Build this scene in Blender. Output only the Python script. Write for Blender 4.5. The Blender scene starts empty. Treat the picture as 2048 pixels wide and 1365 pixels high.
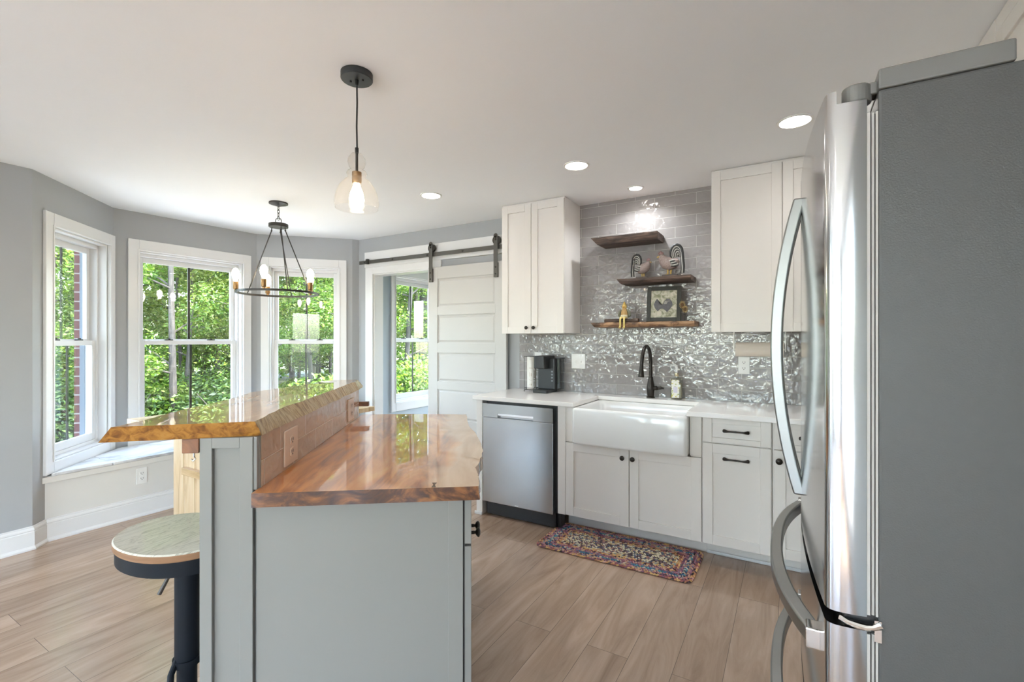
import bpy, bmesh, math, random
from mathutils import Matrix, Vector, noise

S = bpy.context.scene
COL = S.collection
PI = math.pi
R = math.radians

# ------------------------------------------------------------------ camera
FPX = 945.0
PSI = math.atan(945.0 / 1604.0)
cd = bpy.data.cameras.new('camera')
cd.sensor_width = 36.0
cd.sensor_fit = 'HORIZONTAL'
cd.lens = FPX / 2048.0 * 36.0
cd.shift_y = -2.5 / 2048.0
cd.clip_start = 0.05
cam = bpy.data.objects.new('camera', cd)
COL.objects.link(cam)
cam.location = (0, 0, 1.343)
cam.rotation_euler = (PI / 2, 0, PSI)
S.camera = cam

# ------------------------------------------------------------------ world, sun, exposure
S.view_settings.view_transform = 'Standard'
S.view_settings.look = 'None'
S.view_settings.gamma = 1.0
S.view_settings.use_curve_mapping = False
S.view_settings.exposure = 1.55
w = bpy.data.worlds.new('sky')
S.world = w
w.use_nodes = True
wn = w.node_tree.nodes
wl = w.node_tree.links
sky = wn.new('ShaderNodeTexSky')
sky.sky_type = 'NISHITA'
sky.sun_disc = False
sky.sun_elevation = R(64)
sky.sun_rotation = R(60)
sky.dust_density = 1.8
hs = wn.new('ShaderNodeHueSaturation')      # hazy, whitish daylight
hs.inputs['Saturation'].default_value = 0.85
wl.new(sky.outputs[0], hs.inputs['Color'])
wl.new(hs.outputs[0], wn['Background'].inputs[0])
wn['Background'].inputs[1].default_value = 1.7
sd = bpy.data.lights.new('sun', 'SUN')
sd.energy = 8.0
sd.angle = R(1.0)
sd.color = (1.0, 0.95, 0.86)
sun = bpy.data.objects.new('sun', sd)
COL.objects.link(sun)
sun.rotation_euler = Vector((-0.36, -0.18, -0.915)).to_track_quat('-Z', 'Y').to_euler()
CAN_W = 0.5
S.cycles.use_denoising = True
S.cycles.max_bounces = 10
S.cycles.diffuse_bounces = 5
S.cycles.glossy_bounces = 5
S.cycles.transparent_max_bounces = 24
S.cycles.transmission_bounces = 8
S.cycles.sample_clamp_indirect = 4.0
S.cycles.caustics_reflective = False
S.cycles.caustics_refractive = False

# ------------------------------------------------------------------ materials
def new_mat(name):
    m = bpy.data.materials.new(name)
    m.use_nodes = True
    nt = m.node_tree
    return m, nt.nodes, nt.links, nt.nodes['Principled BSDF']

def setp(p, **k):
    for a, v in k.items():
        a = a.replace('_', ' ')
        p.inputs[a].default_value = v

def c4(c):
    return (c[0], c[1], c[2], 1.0)

def mixc(n, l, fac, a, b, blend='MIX'):
    x = n.new('ShaderNodeMix')
    x.data_type = 'RGBA'
    x.blend_type = blend
    for sock, v in ((x.inputs[0], fac), (x.inputs[6], a), (x.inputs[7], b)):
        if hasattr(v, 'is_linked'):
            l.new(v, sock)
        elif isinstance(v, (int, float)):
            sock.default_value = v
        else:
            sock.default_value = c4(v)
    return x.outputs[2]

def tex_noise(n, l, scale, detail=3.0, vec=None, rough=0.5, dist=0.0):
    t = n.new('ShaderNodeTexNoise')
    t.inputs['Scale'].default_value = scale
    t.inputs['Detail'].default_value = detail
    t.inputs['Roughness'].default_value = rough
    t.inputs['Distortion'].default_value = dist
    if vec is not None:
        l.new(vec, t.inputs['Vector'])
    return t

def obj_vec(n, l, scale=(1, 1, 1), loc=(0, 0, 0), rot=(0, 0, 0), src='Object'):
    tc = n.new('ShaderNodeTexCoord')
    mp = n.new('ShaderNodeMapping')
    mp.inputs['Scale'].default_value = scale
    mp.inputs['Location'].default_value = loc
    mp.inputs['Rotation'].default_value = rot
    l.new(tc.outputs[src], mp.inputs['Vector'])
    return mp.outputs[0]

def ramp(n, l, fac, stops, interp='LINEAR'):
    r = n.new('ShaderNodeValToRGB')
    r.color_ramp.interpolation = interp
    e = r.color_ramp.elements
    while len(e) < len(stops):
        e.new(0.5)
    for i, (p, c) in enumerate(stops):
        e[i].position = p
        e[i].color = c4(c)
    l.new(fac, r.inputs[0])
    return r.outputs[0]

def bump(n, l, p, h, strength=0.2, dist=0.002):
    b = n.new('ShaderNodeBump')
    b.inputs['Strength'].default_value = strength
    b.inputs['Distance'].default_value = dist
    l.new(h, b.inputs['Height'])
    l.new(b.outputs[0], p.inputs['Normal'])
    return b

def paint(name, col, rough=0.5, var=0.04, scale=6.0, bs=0.0, bscale=300.0, **k):
    m, n, l, p = new_mat(name)
    v = obj_vec(n, l)
    t = tex_noise(n, l, scale, 4.0, v)
    lo = [c * (1 - var) for c in col]
    hi = [min(1, c * (1 + var)) for c in col]
    l.new(mixc(n, l, t.outputs[0], lo, hi), p.inputs['Base Color'])
    setp(p, Roughness=rough, **k)
    if bs:
        bump(n, l, p, tex_noise(n, l, bscale, 2.0, v).outputs[0], bs, 0.001)
    return m

def metal(name, col, rough=0.25, var=0.05, scale=(1, 1, 120), bs=0.03, aniso=0.0):
    m, n, l, p = new_mat(name)
    v = obj_vec(n, l, scale)
    t = tex_noise(n, l, 3.0, 3.0, v)
    l.new(mixc(n, l, t.outputs[0], [c * (1 - var) for c in col], [min(1, c * (1 + var)) for c in col]), p.inputs['Base Color'])
    setp(p, Metallic=1.0, Roughness=rough, Anisotropic=aniso)
    if bs:
        bump(n, l, p, t.outputs[0], bs, 0.001)
    return m

def wood(name, stops, scale=(2, 2, 30), rough=0.45, coat=0.0, dist=1.2, detail=6.0, bs=0.1, nscale=1.5):
    m, n, l, p = new_mat(name)
    v = obj_vec(n, l, scale)
    t = tex_noise(n, l, nscale, detail, v, 0.6, dist)
    l.new(ramp(n, l, t.outputs[0], stops), p.inputs['Base Color'])
    setp(p, Roughness=rough, Coat_Weight=coat, Coat_Roughness=0.02)
    if bs:
        bump(n, l, p, t.outputs[0], bs, 0.003)
    return m

def emit(name, col, strength, base=(1, 1, 1)):
    m, n, l, p = new_mat(name)
    setp(p, Base_Color=c4(base), Emission_Color=c4(col), Emission_Strength=strength, Roughness=0.4)
    t = tex_noise(n, l, 5.0, 1.0, obj_vec(n, l))
    l.new(mixc(n, l, t.outputs[0], [c * 0.98 for c in base], base), p.inputs['Base Color'])
    return m

def pane_glass(name, tint=(0.96, 0.98, 0.97), ior=1.45):
    m, n, l, p = new_mat(name)
    n.remove(p)
    out = n['Material Output']
    tr = n.new('ShaderNodeBsdfTransparent')
    tr.inputs[0].default_value = c4(tint)
    gl = n.new('ShaderNodeBsdfGlossy')
    gl.inputs['Roughness'].default_value = 0.0
    fr = n.new('ShaderNodeFresnel')
    # the far face of a pane is met from inside: give it the inverse index so both faces reflect like thin glass
    ge = n.new('ShaderNodeNewGeometry')
    mr = n.new('ShaderNodeMapRange')
    mr.inputs['To Min'].default_value = ior
    mr.inputs['To Max'].default_value = 1.0 / ior
    l.new(ge.outputs['Backfacing'], mr.inputs[0])
    l.new(mr.outputs[0], fr.inputs[0])
    mx = n.new('ShaderNodeMixShader')
    l.new(fr.outputs[0], mx.inputs[0])
    l.new(tr.outputs[0], mx.inputs[1])
    l.new(gl.outputs[0], mx.inputs[2])
    l.new(mx.outputs[0], out.inputs[0])
    return m

def tile_mat(name, col, x0, z0, wdt=0.2955, hgt=0.0787, grout=(0.60, 0.57, 0.55), wave=0.5):
    m, n, l, p = new_mat(name)
    tc = n.new('ShaderNodeTexCoord')
    sx = n.new('ShaderNodeSeparateXYZ')
    l.new(tc.outputs['Object'], sx.inputs[0])
    ax = n.new('ShaderNodeMath'); ax.operation = 'SUBTRACT'; ax.inputs[1].default_value = x0 - 30 * wdt
    az = n.new('ShaderNodeMath'); az.operation = 'SUBTRACT'; az.inputs[1].default_value = z0
    l.new(sx.outputs[0], ax.inputs[0]); l.new(sx.outputs[2], az.inputs[0])
    cb = n.new('ShaderNodeCombineXYZ')
    l.new(ax.outputs[0], cb.inputs[0]); l.new(az.outputs[0], cb.inputs[1])
    b = n.new('ShaderNodeTexBrick')
    b.offset = 0.5
    b.inputs['Scale'].default_value = 1.0
    b.inputs['Mortar Size'].default_value = 0.0016
    b.inputs['Mortar Smooth'].default_value = 0.3
    b.inputs['Brick Width'].default_value = wdt
    b.inputs['Row Height'].default_value = hgt
    b.inputs['Color1'].default_value = c4([c * 0.90 for c in col])
    b.inputs['Color2'].default_value = c4([min(1, c * 1.10) for c in col])
    b.inputs['Mortar'].default_value = c4(grout)
    l.new(cb.outputs[0], b.inputs['Vector'])
    nz = tex_noise(n, l, 16.0, 2.0, tc.outputs['Object'])
    col_o = mixc(n, l, 0.25, b.outputs[0], mixc(n, l, nz.outputs[0], [c * 0.75 for c in col], [c * 1.15 for c in col]))
    fin = mixc(n, l, b.outputs['Fac'], col_o, grout)
    l.new(fin, p.inputs['Base Color'])
    rr = n.new('ShaderNodeMapRange')
    rr.inputs['To Min'].default_value = 0.04; rr.inputs['To Max'].default_value = 0.6
    l.new(b.outputs['Fac'], rr.inputs[0]); l.new(rr.outputs[0], p.inputs['Roughness'])
    w1 = tex_noise(n, l, 22.0, 1.5, tc.outputs['Object'], 0.5, 0.3)
    s1 = n.new('ShaderNodeMath'); s1.operation = 'MULTIPLY'; s1.inputs[1].default_value = wave * 1.35
    l.new(w1.outputs[0], s1.inputs[0])
    s2 = n.new('ShaderNodeMath'); s2.operation = 'MULTIPLY_ADD'; s2.inputs[1].default_value = -0.35
    l.new(b.outputs['Fac'], s2.inputs[0]); l.new(s1.outputs[0], s2.inputs[2])
    setp(p, IOR=1.62)
    bump(n, l, p, s2.outputs[0], 1.0, 0.008)
    return m

def floor_mat(name):
    m, n, l, p = new_mat(name)
    tc = n.new('ShaderNodeTexCoord')
    sx = n.new('ShaderNodeSeparateXYZ')
    l.new(tc.outputs['Object'], sx.inputs[0])
    cb = n.new('ShaderNodeCombineXYZ')
    l.new(sx.outputs[1], cb.inputs[0]); l.new(sx.outputs[0], cb.inputs[1])
    mp = n.new('ShaderNodeMapping'); mp.inputs['Location'].default_value = (20.0, 20.03, 0)
    l.new(cb.outputs[0], mp.inputs['Vector'])
    def brick(c1, c2, mo):
        b = n.new('ShaderNodeTexBrick')
        b.offset = 0.37
        b.inputs['Scale'].default_value = 1.0
        b.inputs['Mortar Size'].default_value = 0.0012
        b.inputs['Mortar Smooth'].default_value = 0.5
        b.inputs['Brick Width'].default_value = 1.22
        b.inputs['Row Height'].default_value = 0.18
        b.inputs['Color1'].default_value = c4(c1); b.inputs['Color2'].default_value = c4(c2)
        b.inputs['Mortar'].default_value = c4(mo)
        l.new(mp.outputs[0], b.inputs['Vector'])
        return b
    b = brick((0, 0, 0), (1, 1, 1), (0.5, 0.5, 0.5))
    # grain: coordinates shifted per plank, stretched along the plank
    sh = n.new('ShaderNodeVectorMath'); sh.operation = 'MULTIPLY_ADD'
    sh.inputs[1].default_value = (7.3, 3.1, 5.0)
    l.new(b.outputs[0], sh.inputs[0])
    sc = n.new('ShaderNodeMapping'); sc.inputs['Scale'].default_value = (9.0, 1.3, 1.0)
    l.new(tc.outputs['Object'], sc.inputs['Vector'])
    l.new(sc.outputs[0], sh.inputs[2])
    g1 = tex_noise(n, l, 1.0, 6.0, sh.outputs[0], 0.62, 1.4)
    sc2 = n.new('ShaderNodeMapping'); sc2.inputs['Scale'].default_value = (60.0, 3.0, 1.0)
    l.new(tc.outputs['Object'], sc2.inputs['Vector'])
    g2 = tex_noise(n, l, 1.0, 3.0, sc2.outputs[0], 0.6)
    base = ramp(n, l, g1.outputs[0], [(0.25, (0.33, 0.22, 0.15)), (0.45, (0.47, 0.325, 0.23)), (0.6, (0.56, 0.40, 0.295)), (0.8, (0.64, 0.48, 0.36))])
    base = mixc(n, l, 0.10, base, ramp(n, l, g2.outputs[0], [(0.3, (0.16, 0.11, 0.08)), (0.7, (0.46, 0.35, 0.27))]))
    tint = mixc(n, l, b.outputs[0], (0.80, 0.79, 0.78), (1.0, 1.0, 1.0))
    base = mixc(n, l, 1.0, base, tint, 'MULTIPLY')
    fin = mixc(n, l, b.outputs['Fac'], base, (0.14, 0.10, 0.08))
    l.new(fin, p.inputs['Base Color'])
    setp(p, Roughness=0.24, Specular_IOR_Level=0.75)
    bump(n, l, p, g2.outputs[0], 0.05, 0.001)
    return m

def slab_mat(name, stops, coat=1.0, coat_ior=1.85, scale=(5.0, 1.1, 5.0), dist=2.2, rough=0.35, sap=None):
    """figured wood under clear epoxy; sap = (local coordinate where the pale sapwood starts)"""
    m, n, l, p = new_mat(name)
    v = obj_vec(n, l, scale)
    t = tex_noise(n, l, 1.4, 5.0, v, 0.58, dist)
    c = ramp(n, l, t.outputs[0], stops)
    if sap:
        tc = n.new('ShaderNodeTexCoord')
        sx = n.new('ShaderNodeSeparateXYZ'); l.new(tc.outputs['Object'], sx.inputs[0])
        wv = tex_noise(n, l, 2.5, 3.0, tc.outputs['Object'])
        ad = n.new('ShaderNodeMath'); ad.operation = 'MULTIPLY_ADD'; ad.inputs[1].default_value = 0.30
        l.new(wv.outputs[0], ad.inputs[0]); l.new(sx.outputs[0], ad.inputs[2])
        mr = n.new('ShaderNodeMapRange')
        mr.inputs['From Min'].default_value = sap; mr.inputs['From Max'].default_value = sap + 0.05
        l.new(ad.outputs[0], mr.inputs[0])
        c2 = ramp(n, l, t.outputs[0], [(0.3, (0.50, 0.29, 0.155)), (0.7, (0.68, 0.45, 0.28))])
        c = mixc(n, l, mr.outputs[0], c, c2)
    l.new(c, p.inputs['Base Color'])
    setp(p, Roughness=rough, Coat_Weight=coat, Coat_Roughness=0.004, Coat_IOR=coat_ior)
    return m

def island_mat(name, stops, rough=0.6, trans=0.0, **k):
    """a colour drawn at random for every loose piece of the mesh"""
    m, n, l, p = new_mat(name)
    g = n.new('ShaderNodeNewGeometry')
    c = ramp(n, l, g.outputs['Random Per Island'], stops, k.pop('interp', 'LINEAR'))
    l.new(c, p.inputs['Base Color'])
    setp(p, Roughness=rough, **k)
    if trans:
        td = n.new('ShaderNodeBsdfTranslucent')
        br = mixc(n, l, 1.0, c, (1.25, 1.25, 0.7), 'MULTIPLY')
        l.new(br, td.inputs[0])
        mx = n.new('ShaderNodeMixShader'); mx.inputs[0].default_value = trans
        l.new(p.outputs[0], mx.inputs[1]); l.new(td.outputs[0], mx.inputs[2])
        l.new(mx.outputs[0], n['Material Output'].inputs[0])
    return m

M = {}
M['wall'] = paint('wall_paint', (0.40, 0.41, 0.422), 0.6, 0.015, bs=0.04)
M['wall_blue'] = paint('wall_paint_blue', (0.44, 0.50, 0.55), 0.6, 0.015, bs=0.04)
M['ceil'] = paint('ceiling_paint', (0.90, 0.915, 0.93), 0.75, 0.01, bs=0.05)
M['trim'] = paint('trim_paint', (0.79, 0.785, 0.785), 0.32, 0.01)
M['seatpaint'] = paint('seat_paint', (0.74, 0.72, 0.69), 0.4, 0.01)
M['cab'] = paint('cabinet_paint', (0.80, 0.757, 0.715), 0.36, 0.012)
M['doorpaint'] = paint('barn_door_paint', (0.57, 0.555, 0.535), 0.4, 0.01)
M['cab_dark'] = paint('cabinet_gap', (0.06, 0.055, 0.05), 0.7, 0.05)
M['island'] = paint('island_paint', (0.24, 0.23, 0.215), 0.42, 0.012)
M['floor'] = floor_mat('oak_plank_floor')
M['tile'] = tile_mat('gray_glazed_tile', (0.31, 0.29, 0.285), -1.323, 0.914)
M['tile2'] = tile_mat('taupe_tile_wood_reflect', (0.50, 0.345, 0.24), -0.10, 0.914, 0.24, 0.0766, (0.80, 0.69, 0.57), 0.35)  # taupe tile with the wood's warm reflection put into its colour
M['quartz'] = paint('white_quartz', (0.88, 0.845, 0.81), 0.12, 0.02, 25)
M['ceramic'] = paint('white_fireclay', (0.85, 0.845, 0.83), 0.08, 0.005)
M['steel'] = metal('brushed_steel', (0.60, 0.60, 0.60), 0.13, 0.03, (1.5, 1.5, 160), 0.012, 0.0)
M['steel_dw'] = metal('dishwasher_steel', (0.43, 0.425, 0.415), 0.24, 0.03, (160, 1.5, 1.5), 0.02, 0.3)
M['handle'] = metal('satin_handle_steel', (0.31, 0.315, 0.31), 0.36, 0.02)
M['chrome'] = metal('hinge_chrome', (0.75, 0.74, 0.72), 0.12, 0.02)
M['fridge_side'] = paint('fridge_side_gray', (0.078, 0.078, 0.078), 0.42, 0.05, 60, 0.35, 420)
M['fridge_trim'] = paint('fridge_trim_gray', (0.17, 0.167, 0.16), 0.4, 0.02)
M['rubber'] = paint('door_gasket', (0.45, 0.43, 0.41), 0.5, 0.03)
M['black'] = paint('black_plastic', (0.018, 0.018, 0.019), 0.35, 0.1)
M['charcoal'] = paint('charcoal_plastic', (0.024, 0.027, 0.029), 0.4, 0.08)
M['iron'] = paint('black_iron', (0.055, 0.052, 0.048), 0.42, 0.15, Metallic=0.6)
M['bronze'] = paint('oil_rubbed_bronze', (0.04, 0.034, 0.03), 0.36, 0.15, Metallic=0.75)
M['track'] = paint('dark_track_steel', (0.13, 0.125, 0.115), 0.4, 0.1, Metallic=0.7)
M['stoolblack'] = paint('stool_black_metal', (0.006, 0.008, 0.012), 0.5, 0.1, Specular_IOR_Level=0.2)
M['glass'] = pane_glass('window_glass')
M['clearglass'] = pane_glass('clear_lamp_glass', (0.97, 0.965, 0.955), 1.35)
M['muntin'] = paint('backlit_muntin_bronze', (0.045, 0.043, 0.038), 0.4, 0.1)  # dark bronze, with the backlit darkness put into the colour too
M['brickmould'] = paint('shaded_mould_slate', (0.20, 0.24, 0.29), 0.5)
M['brass'] = paint('aged_brass', (0.30, 0.17, 0.07), 0.35, 0.1, Metallic=0.8)
M['wire'] = paint('black_wire', (0.03, 0.028, 0.026), 0.4, 0.1)
def lamp_glass():
    m = pane_glass('seeded_lamp_glass', (0.97, 0.955, 0.935), 1.38)
    n, l = m.node_tree.nodes, m.node_tree.links
    out = n['Material Output']
    src = out.inputs[0].links[0].from_socket
    td = n.new('ShaderNodeBsdfTranslucent'); td.inputs[0].default_value = (0.95, 0.88, 0.82, 1)
    t = tex_noise(n, l, 60.0, 3.0, obj_vec(n, l))
    mr = n.new('ShaderNodeMapRange'); mr.inputs['To Min'].default_value = 0.005; mr.inputs['To Max'].default_value = 0.05
    l.new(t.outputs[0], mr.inputs[0])
    mx = n.new('ShaderNodeMixShader')
    l.new(mr.outputs[0], mx.inputs[0]); l.new(src, mx.inputs[1]); l.new(td.outputs[0], mx.inputs[2])
    l.new(mx.outputs[0], out.inputs[0])
    return m
M['lampglass'] = lamp_glass()
M['canlens'] = emit('downlight_lens', (1.0, 0.95, 0.87), 14.0)
M['bulb'] = emit('warm_bulb', (1.0, 0.84, 0.62), 13.0, (1, 0.9, 0.75))
M['white_plastic'] = paint('white_plastic', (0.83, 0.82, 0.80), 0.3, 0.01)
M['beige_plastic'] = paint('tan_plate', (0.72, 0.54, 0.41), 0.3, 0.02)
M['dark'] = paint('dark_slot', (0.02, 0.02, 0.02), 0.6, 0.05)
HEART = [(0.25, (0.10, 0.026, 0.006)), (0.40, (0.36, 0.10, 0.018)), (0.55, (0.62, 0.22, 0.042)), (0.72, (0.72, 0.34, 0.09))]
M['slab_top'] = slab_mat('epoxy_walnut_top', HEART, sap=0.62)
M['slab_cut'] = slab_mat('epoxy_walnut_cut_edge', [(0.30, (0.022, 0.008, 0.003)), (0.47, (0.08, 0.026, 0.007)), (0.60, (0.22, 0.08, 0.02)), (0.8, (0.36, 0.16, 0.045))], scale=(7, 7, 10), rough=0.3, coat=0.6, coat_ior=1.4)
M['bar_top'] = slab_mat('epoxy_bar_top', [(0.25, (0.22, 0.09, 0.03)), (0.5, (0.45, 0.21, 0.08)), (0.75, (0.60, 0.36, 0.18))])
M['bar_cut'] = slab_mat('epoxy_bar_cut_edge', [(0.28, (0.10, 0.035, 0.008)), (0.44, (0.28, 0.11, 0.018)), (0.58, (0.44, 0.20, 0.035)), (0.8, (0.52, 0.27, 0.07))], scale=(24, 24, 28), dist=1.0, rough=0.3, coat=0.6, coat_ior=1.4)
def bark_mat():
    m, n, l, p = new_mat('live_edge_bark')
    v = obj_vec(n, l, (10, 46, 8))
    t = tex_noise(n, l, 1.6, 6.0, v, 0.65, 1.0)
    l.new(ramp(n, l, t.outputs[0], [(0.3, (0.12, 0.05, 0.015)), (0.42, (0.36, 0.20, 0.07)), (0.56, (0.60, 0.42, 0.20)), (0.8, (0.74, 0.60, 0.38))]), p.inputs['Base Color'])
    setp(p, Roughness=0.4, Coat_Weight=0.3, Coat_Roughness=0.12)
    bump(n, l, p, t.outputs[0], 0.9, 0.012)
    return m
M['bark'] = bark_mat()
M['sapedge'] = slab_mat('live_edge_sapwood', [(0.25, (0.24, 0.12, 0.05)), (0.5, (0.55, 0.33, 0.17)), (0.8, (0.66, 0.43, 0.25))], scale=(8, 8, 8))
M['shelfwood'] = wood('dark_live_edge_shelf', [(0.3, (0.025, 0.016, 0.012)), (0.5, (0.085, 0.052, 0.038)), (0.68, (0.19, 0.12, 0.085))], (3, 14, 22), 0.6)
M['shelfwood2'] = wood('two_tone_live_edge_shelf', [(0.34, (0.05, 0.026, 0.015)), (0.48, (0.15, 0.075, 0.04)), (0.58, (0.36, 0.20, 0.10)), (0.75, (0.47, 0.29, 0.16))], (5, 8, 14), 0.5)
M['pine'] = wood('pale_pine', [(0.25, (0.42, 0.25, 0.12)), (0.42, (0.66, 0.47, 0.27)), (0.7, (0.78, 0.62, 0.42))], (9, 9, 0.8), 0.45, 0.2)
M['pine_rail'] = wood('honey_pine', [(0.3, (0.44, 0.27, 0.12)), (0.7, (0.66, 0.46, 0.24))], (1.5, 12, 12), 0.4, 0.2)
M['cleat'] = wood('stained_cleat', [(0.3, (0.07, 0.022, 0.007)), (0.7, (0.27, 0.10, 0.035))], (4, 12, 12), 0.4, 0.3)
M['ashseat'] = wood('pale_ash_seat', [(0.36, (0.30, 0.28, 0.22)), (0.42, (0.58, 0.55, 0.46)), (0.49, (0.64, 0.61, 0.52)), (0.515, (0.38, 0.36, 0.29)), (0.54, (0.62, 0.59, 0.50)), (0.60, (0.66, 0.63, 0.54)), (0.62, (0.42, 0.40, 0.33)), (0.65, (0.68, 0.65, 0.56))], (9, 1.6, 3), 0.35, 0.3, 2.4, 5.0, 0.05, 1.6)
M['seatband'] = wood('seat_edge_brown', [(0.3, (0.22, 0.11, 0.055)), (0.7, (0.36, 0.20, 0.11))], (3, 3, 30), 0.45)
def marble():
    m, n, l, p = new_mat('pale_marble_seat')
    v = obj_vec(n, l, (1.0, 0.5, 1.0))
    t = tex_noise(n, l, 3.0, 8.0, v, 0.62, 2.5)
    l.new(ramp(n, l, t.outputs[0], [(0.36, (0.46, 0.47, 0.49)), (0.47, (0.70, 0.71, 0.73)), (0.6, (0.82, 0.83, 0.84))]), p.inputs['Base Color'])
    setp(p, Roughness=0.25)
    return m
M['marble'] = marble()
def brick_mat():
    m, n, l, p = new_mat('red_brick')
    tc = n.new('ShaderNodeTexCoord')
    sx = n.new('ShaderNodeSeparateXYZ'); l.new(tc.outputs['Object'], sx.inputs[0])
    ad = n.new('ShaderNodeMath'); ad.operation = 'ADD'
    l.new(sx.outputs[0], ad.inputs[0]); l.new(sx.outputs[1], ad.inputs[1])
    cb = n.new('ShaderNodeCombineXYZ')
    l.new(ad.outputs[0], cb.inputs[0]); l.new(sx.outputs[2], cb.inputs[1])
    b = n.new('ShaderNodeTexBrick')
    b.inputs['Scale'].default_value = 1.0
    b.inputs['Brick Width'].default_value = 0.2; b.inputs['Row Height'].default_value = 0.075
    b.inputs['Mortar Size'].default_value = 0.006
    b.inputs['Color1'].default_value = (0.14, 0.045, 0.04, 1); b.inputs['Color2'].default_value = (0.20, 0.08, 0.07, 1)
    b.inputs['Mortar'].default_value = (0.40, 0.36, 0.34, 1)
    l.new(cb.outputs[0], b.inputs['Vector'])
    l.new(b.outputs[0], p.inputs['Base Color'])
    setp(p, Roughness=0.85)
    return m
M['brick'] = brick_mat()
GREENS = [(0.0, (0.03, 0.075, 0.012)), (0.3, (0.075, 0.15, 0.022)), (0.6, (0.13, 0.22, 0.035)), (0.85, (0.20, 0.28, 0.06)), (1.0, (0.27, 0.31, 0.12))]
M['leaf'] = island_mat('tree_leaves', GREENS, 0.45, 0.45)
M['leaf2'] = island_mat('yellowish_leaves', [(0.0, (0.06, 0.10, 0.02)), (0.5, (0.15, 0.20, 0.045)), (1.0, (0.25, 0.27, 0.11))], 0.45, 0.45)
M['leaf3'] = island_mat('shrub_leaves', [(0.0, (0.016, 0.04, 0.012)), (0.5, (0.045, 0.09, 0.025)), (1.0, (0.10, 0.16, 0.05))], 0.45, 0.35)
M['trunk'] = wood('tree_bark', [(0.3, (0.03, 0.025, 0.02)), (0.7, (0.10, 0.085, 0.07))], (14, 14, 2), 0.9, 0, 0.5, 5, 0.5)
M['soil'] = paint('leaf_litter_ground', (0.07, 0.075, 0.03), 0.95, 0.5, 3.0)

# ------------------------------------------------------------------ mesh building
ORG = {}

def FR(px, py, dx=1.0, dy=0.0, pz=0.0):
    """frame: local x along (dx,dy), local y to its left, z up"""
    d = math.hypot(dx, dy)
    dx, dy = dx / d, dy / d
    return Matrix(((dx, -dy, 0, px), (dy, dx, 0, py), (0, 0, 1, pz), (0, 0, 0, 1)))

ID = Matrix.Identity(4)

def tag(o, label=None, cat=None, group=None, kind=None):
    if label: o['label'] = label
    if cat: o['category'] = cat
    if group: o['group'] = group
    if kind: o['kind'] = kind
    return o

def thing(name, label, cat, loc=(0, 0, 0), group=None):
    o = bpy.data.objects.new(name, None)
    o.empty_display_size = 0.1
    COL.objects.link(o)
    o.location = loc
    ORG[o] = Matrix.Translation(loc)
    return tag(o, label, cat, group)

def sroot(name, loc=(0, 0, 0)):
    o = bpy.data.objects.new(name, None)
    COL.objects.link(o)
    o.location = loc
    ORG[o] = Matrix.Translation(loc)
    o['kind'] = 'structure'
    return o

def copy_tree(o, parent=None):
    c = o.copy()
    COL.objects.link(c)
    if parent is not None:
        c.parent = parent
    for ch in list(o.children):
        copy_tree(ch, c)
    return c

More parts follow.
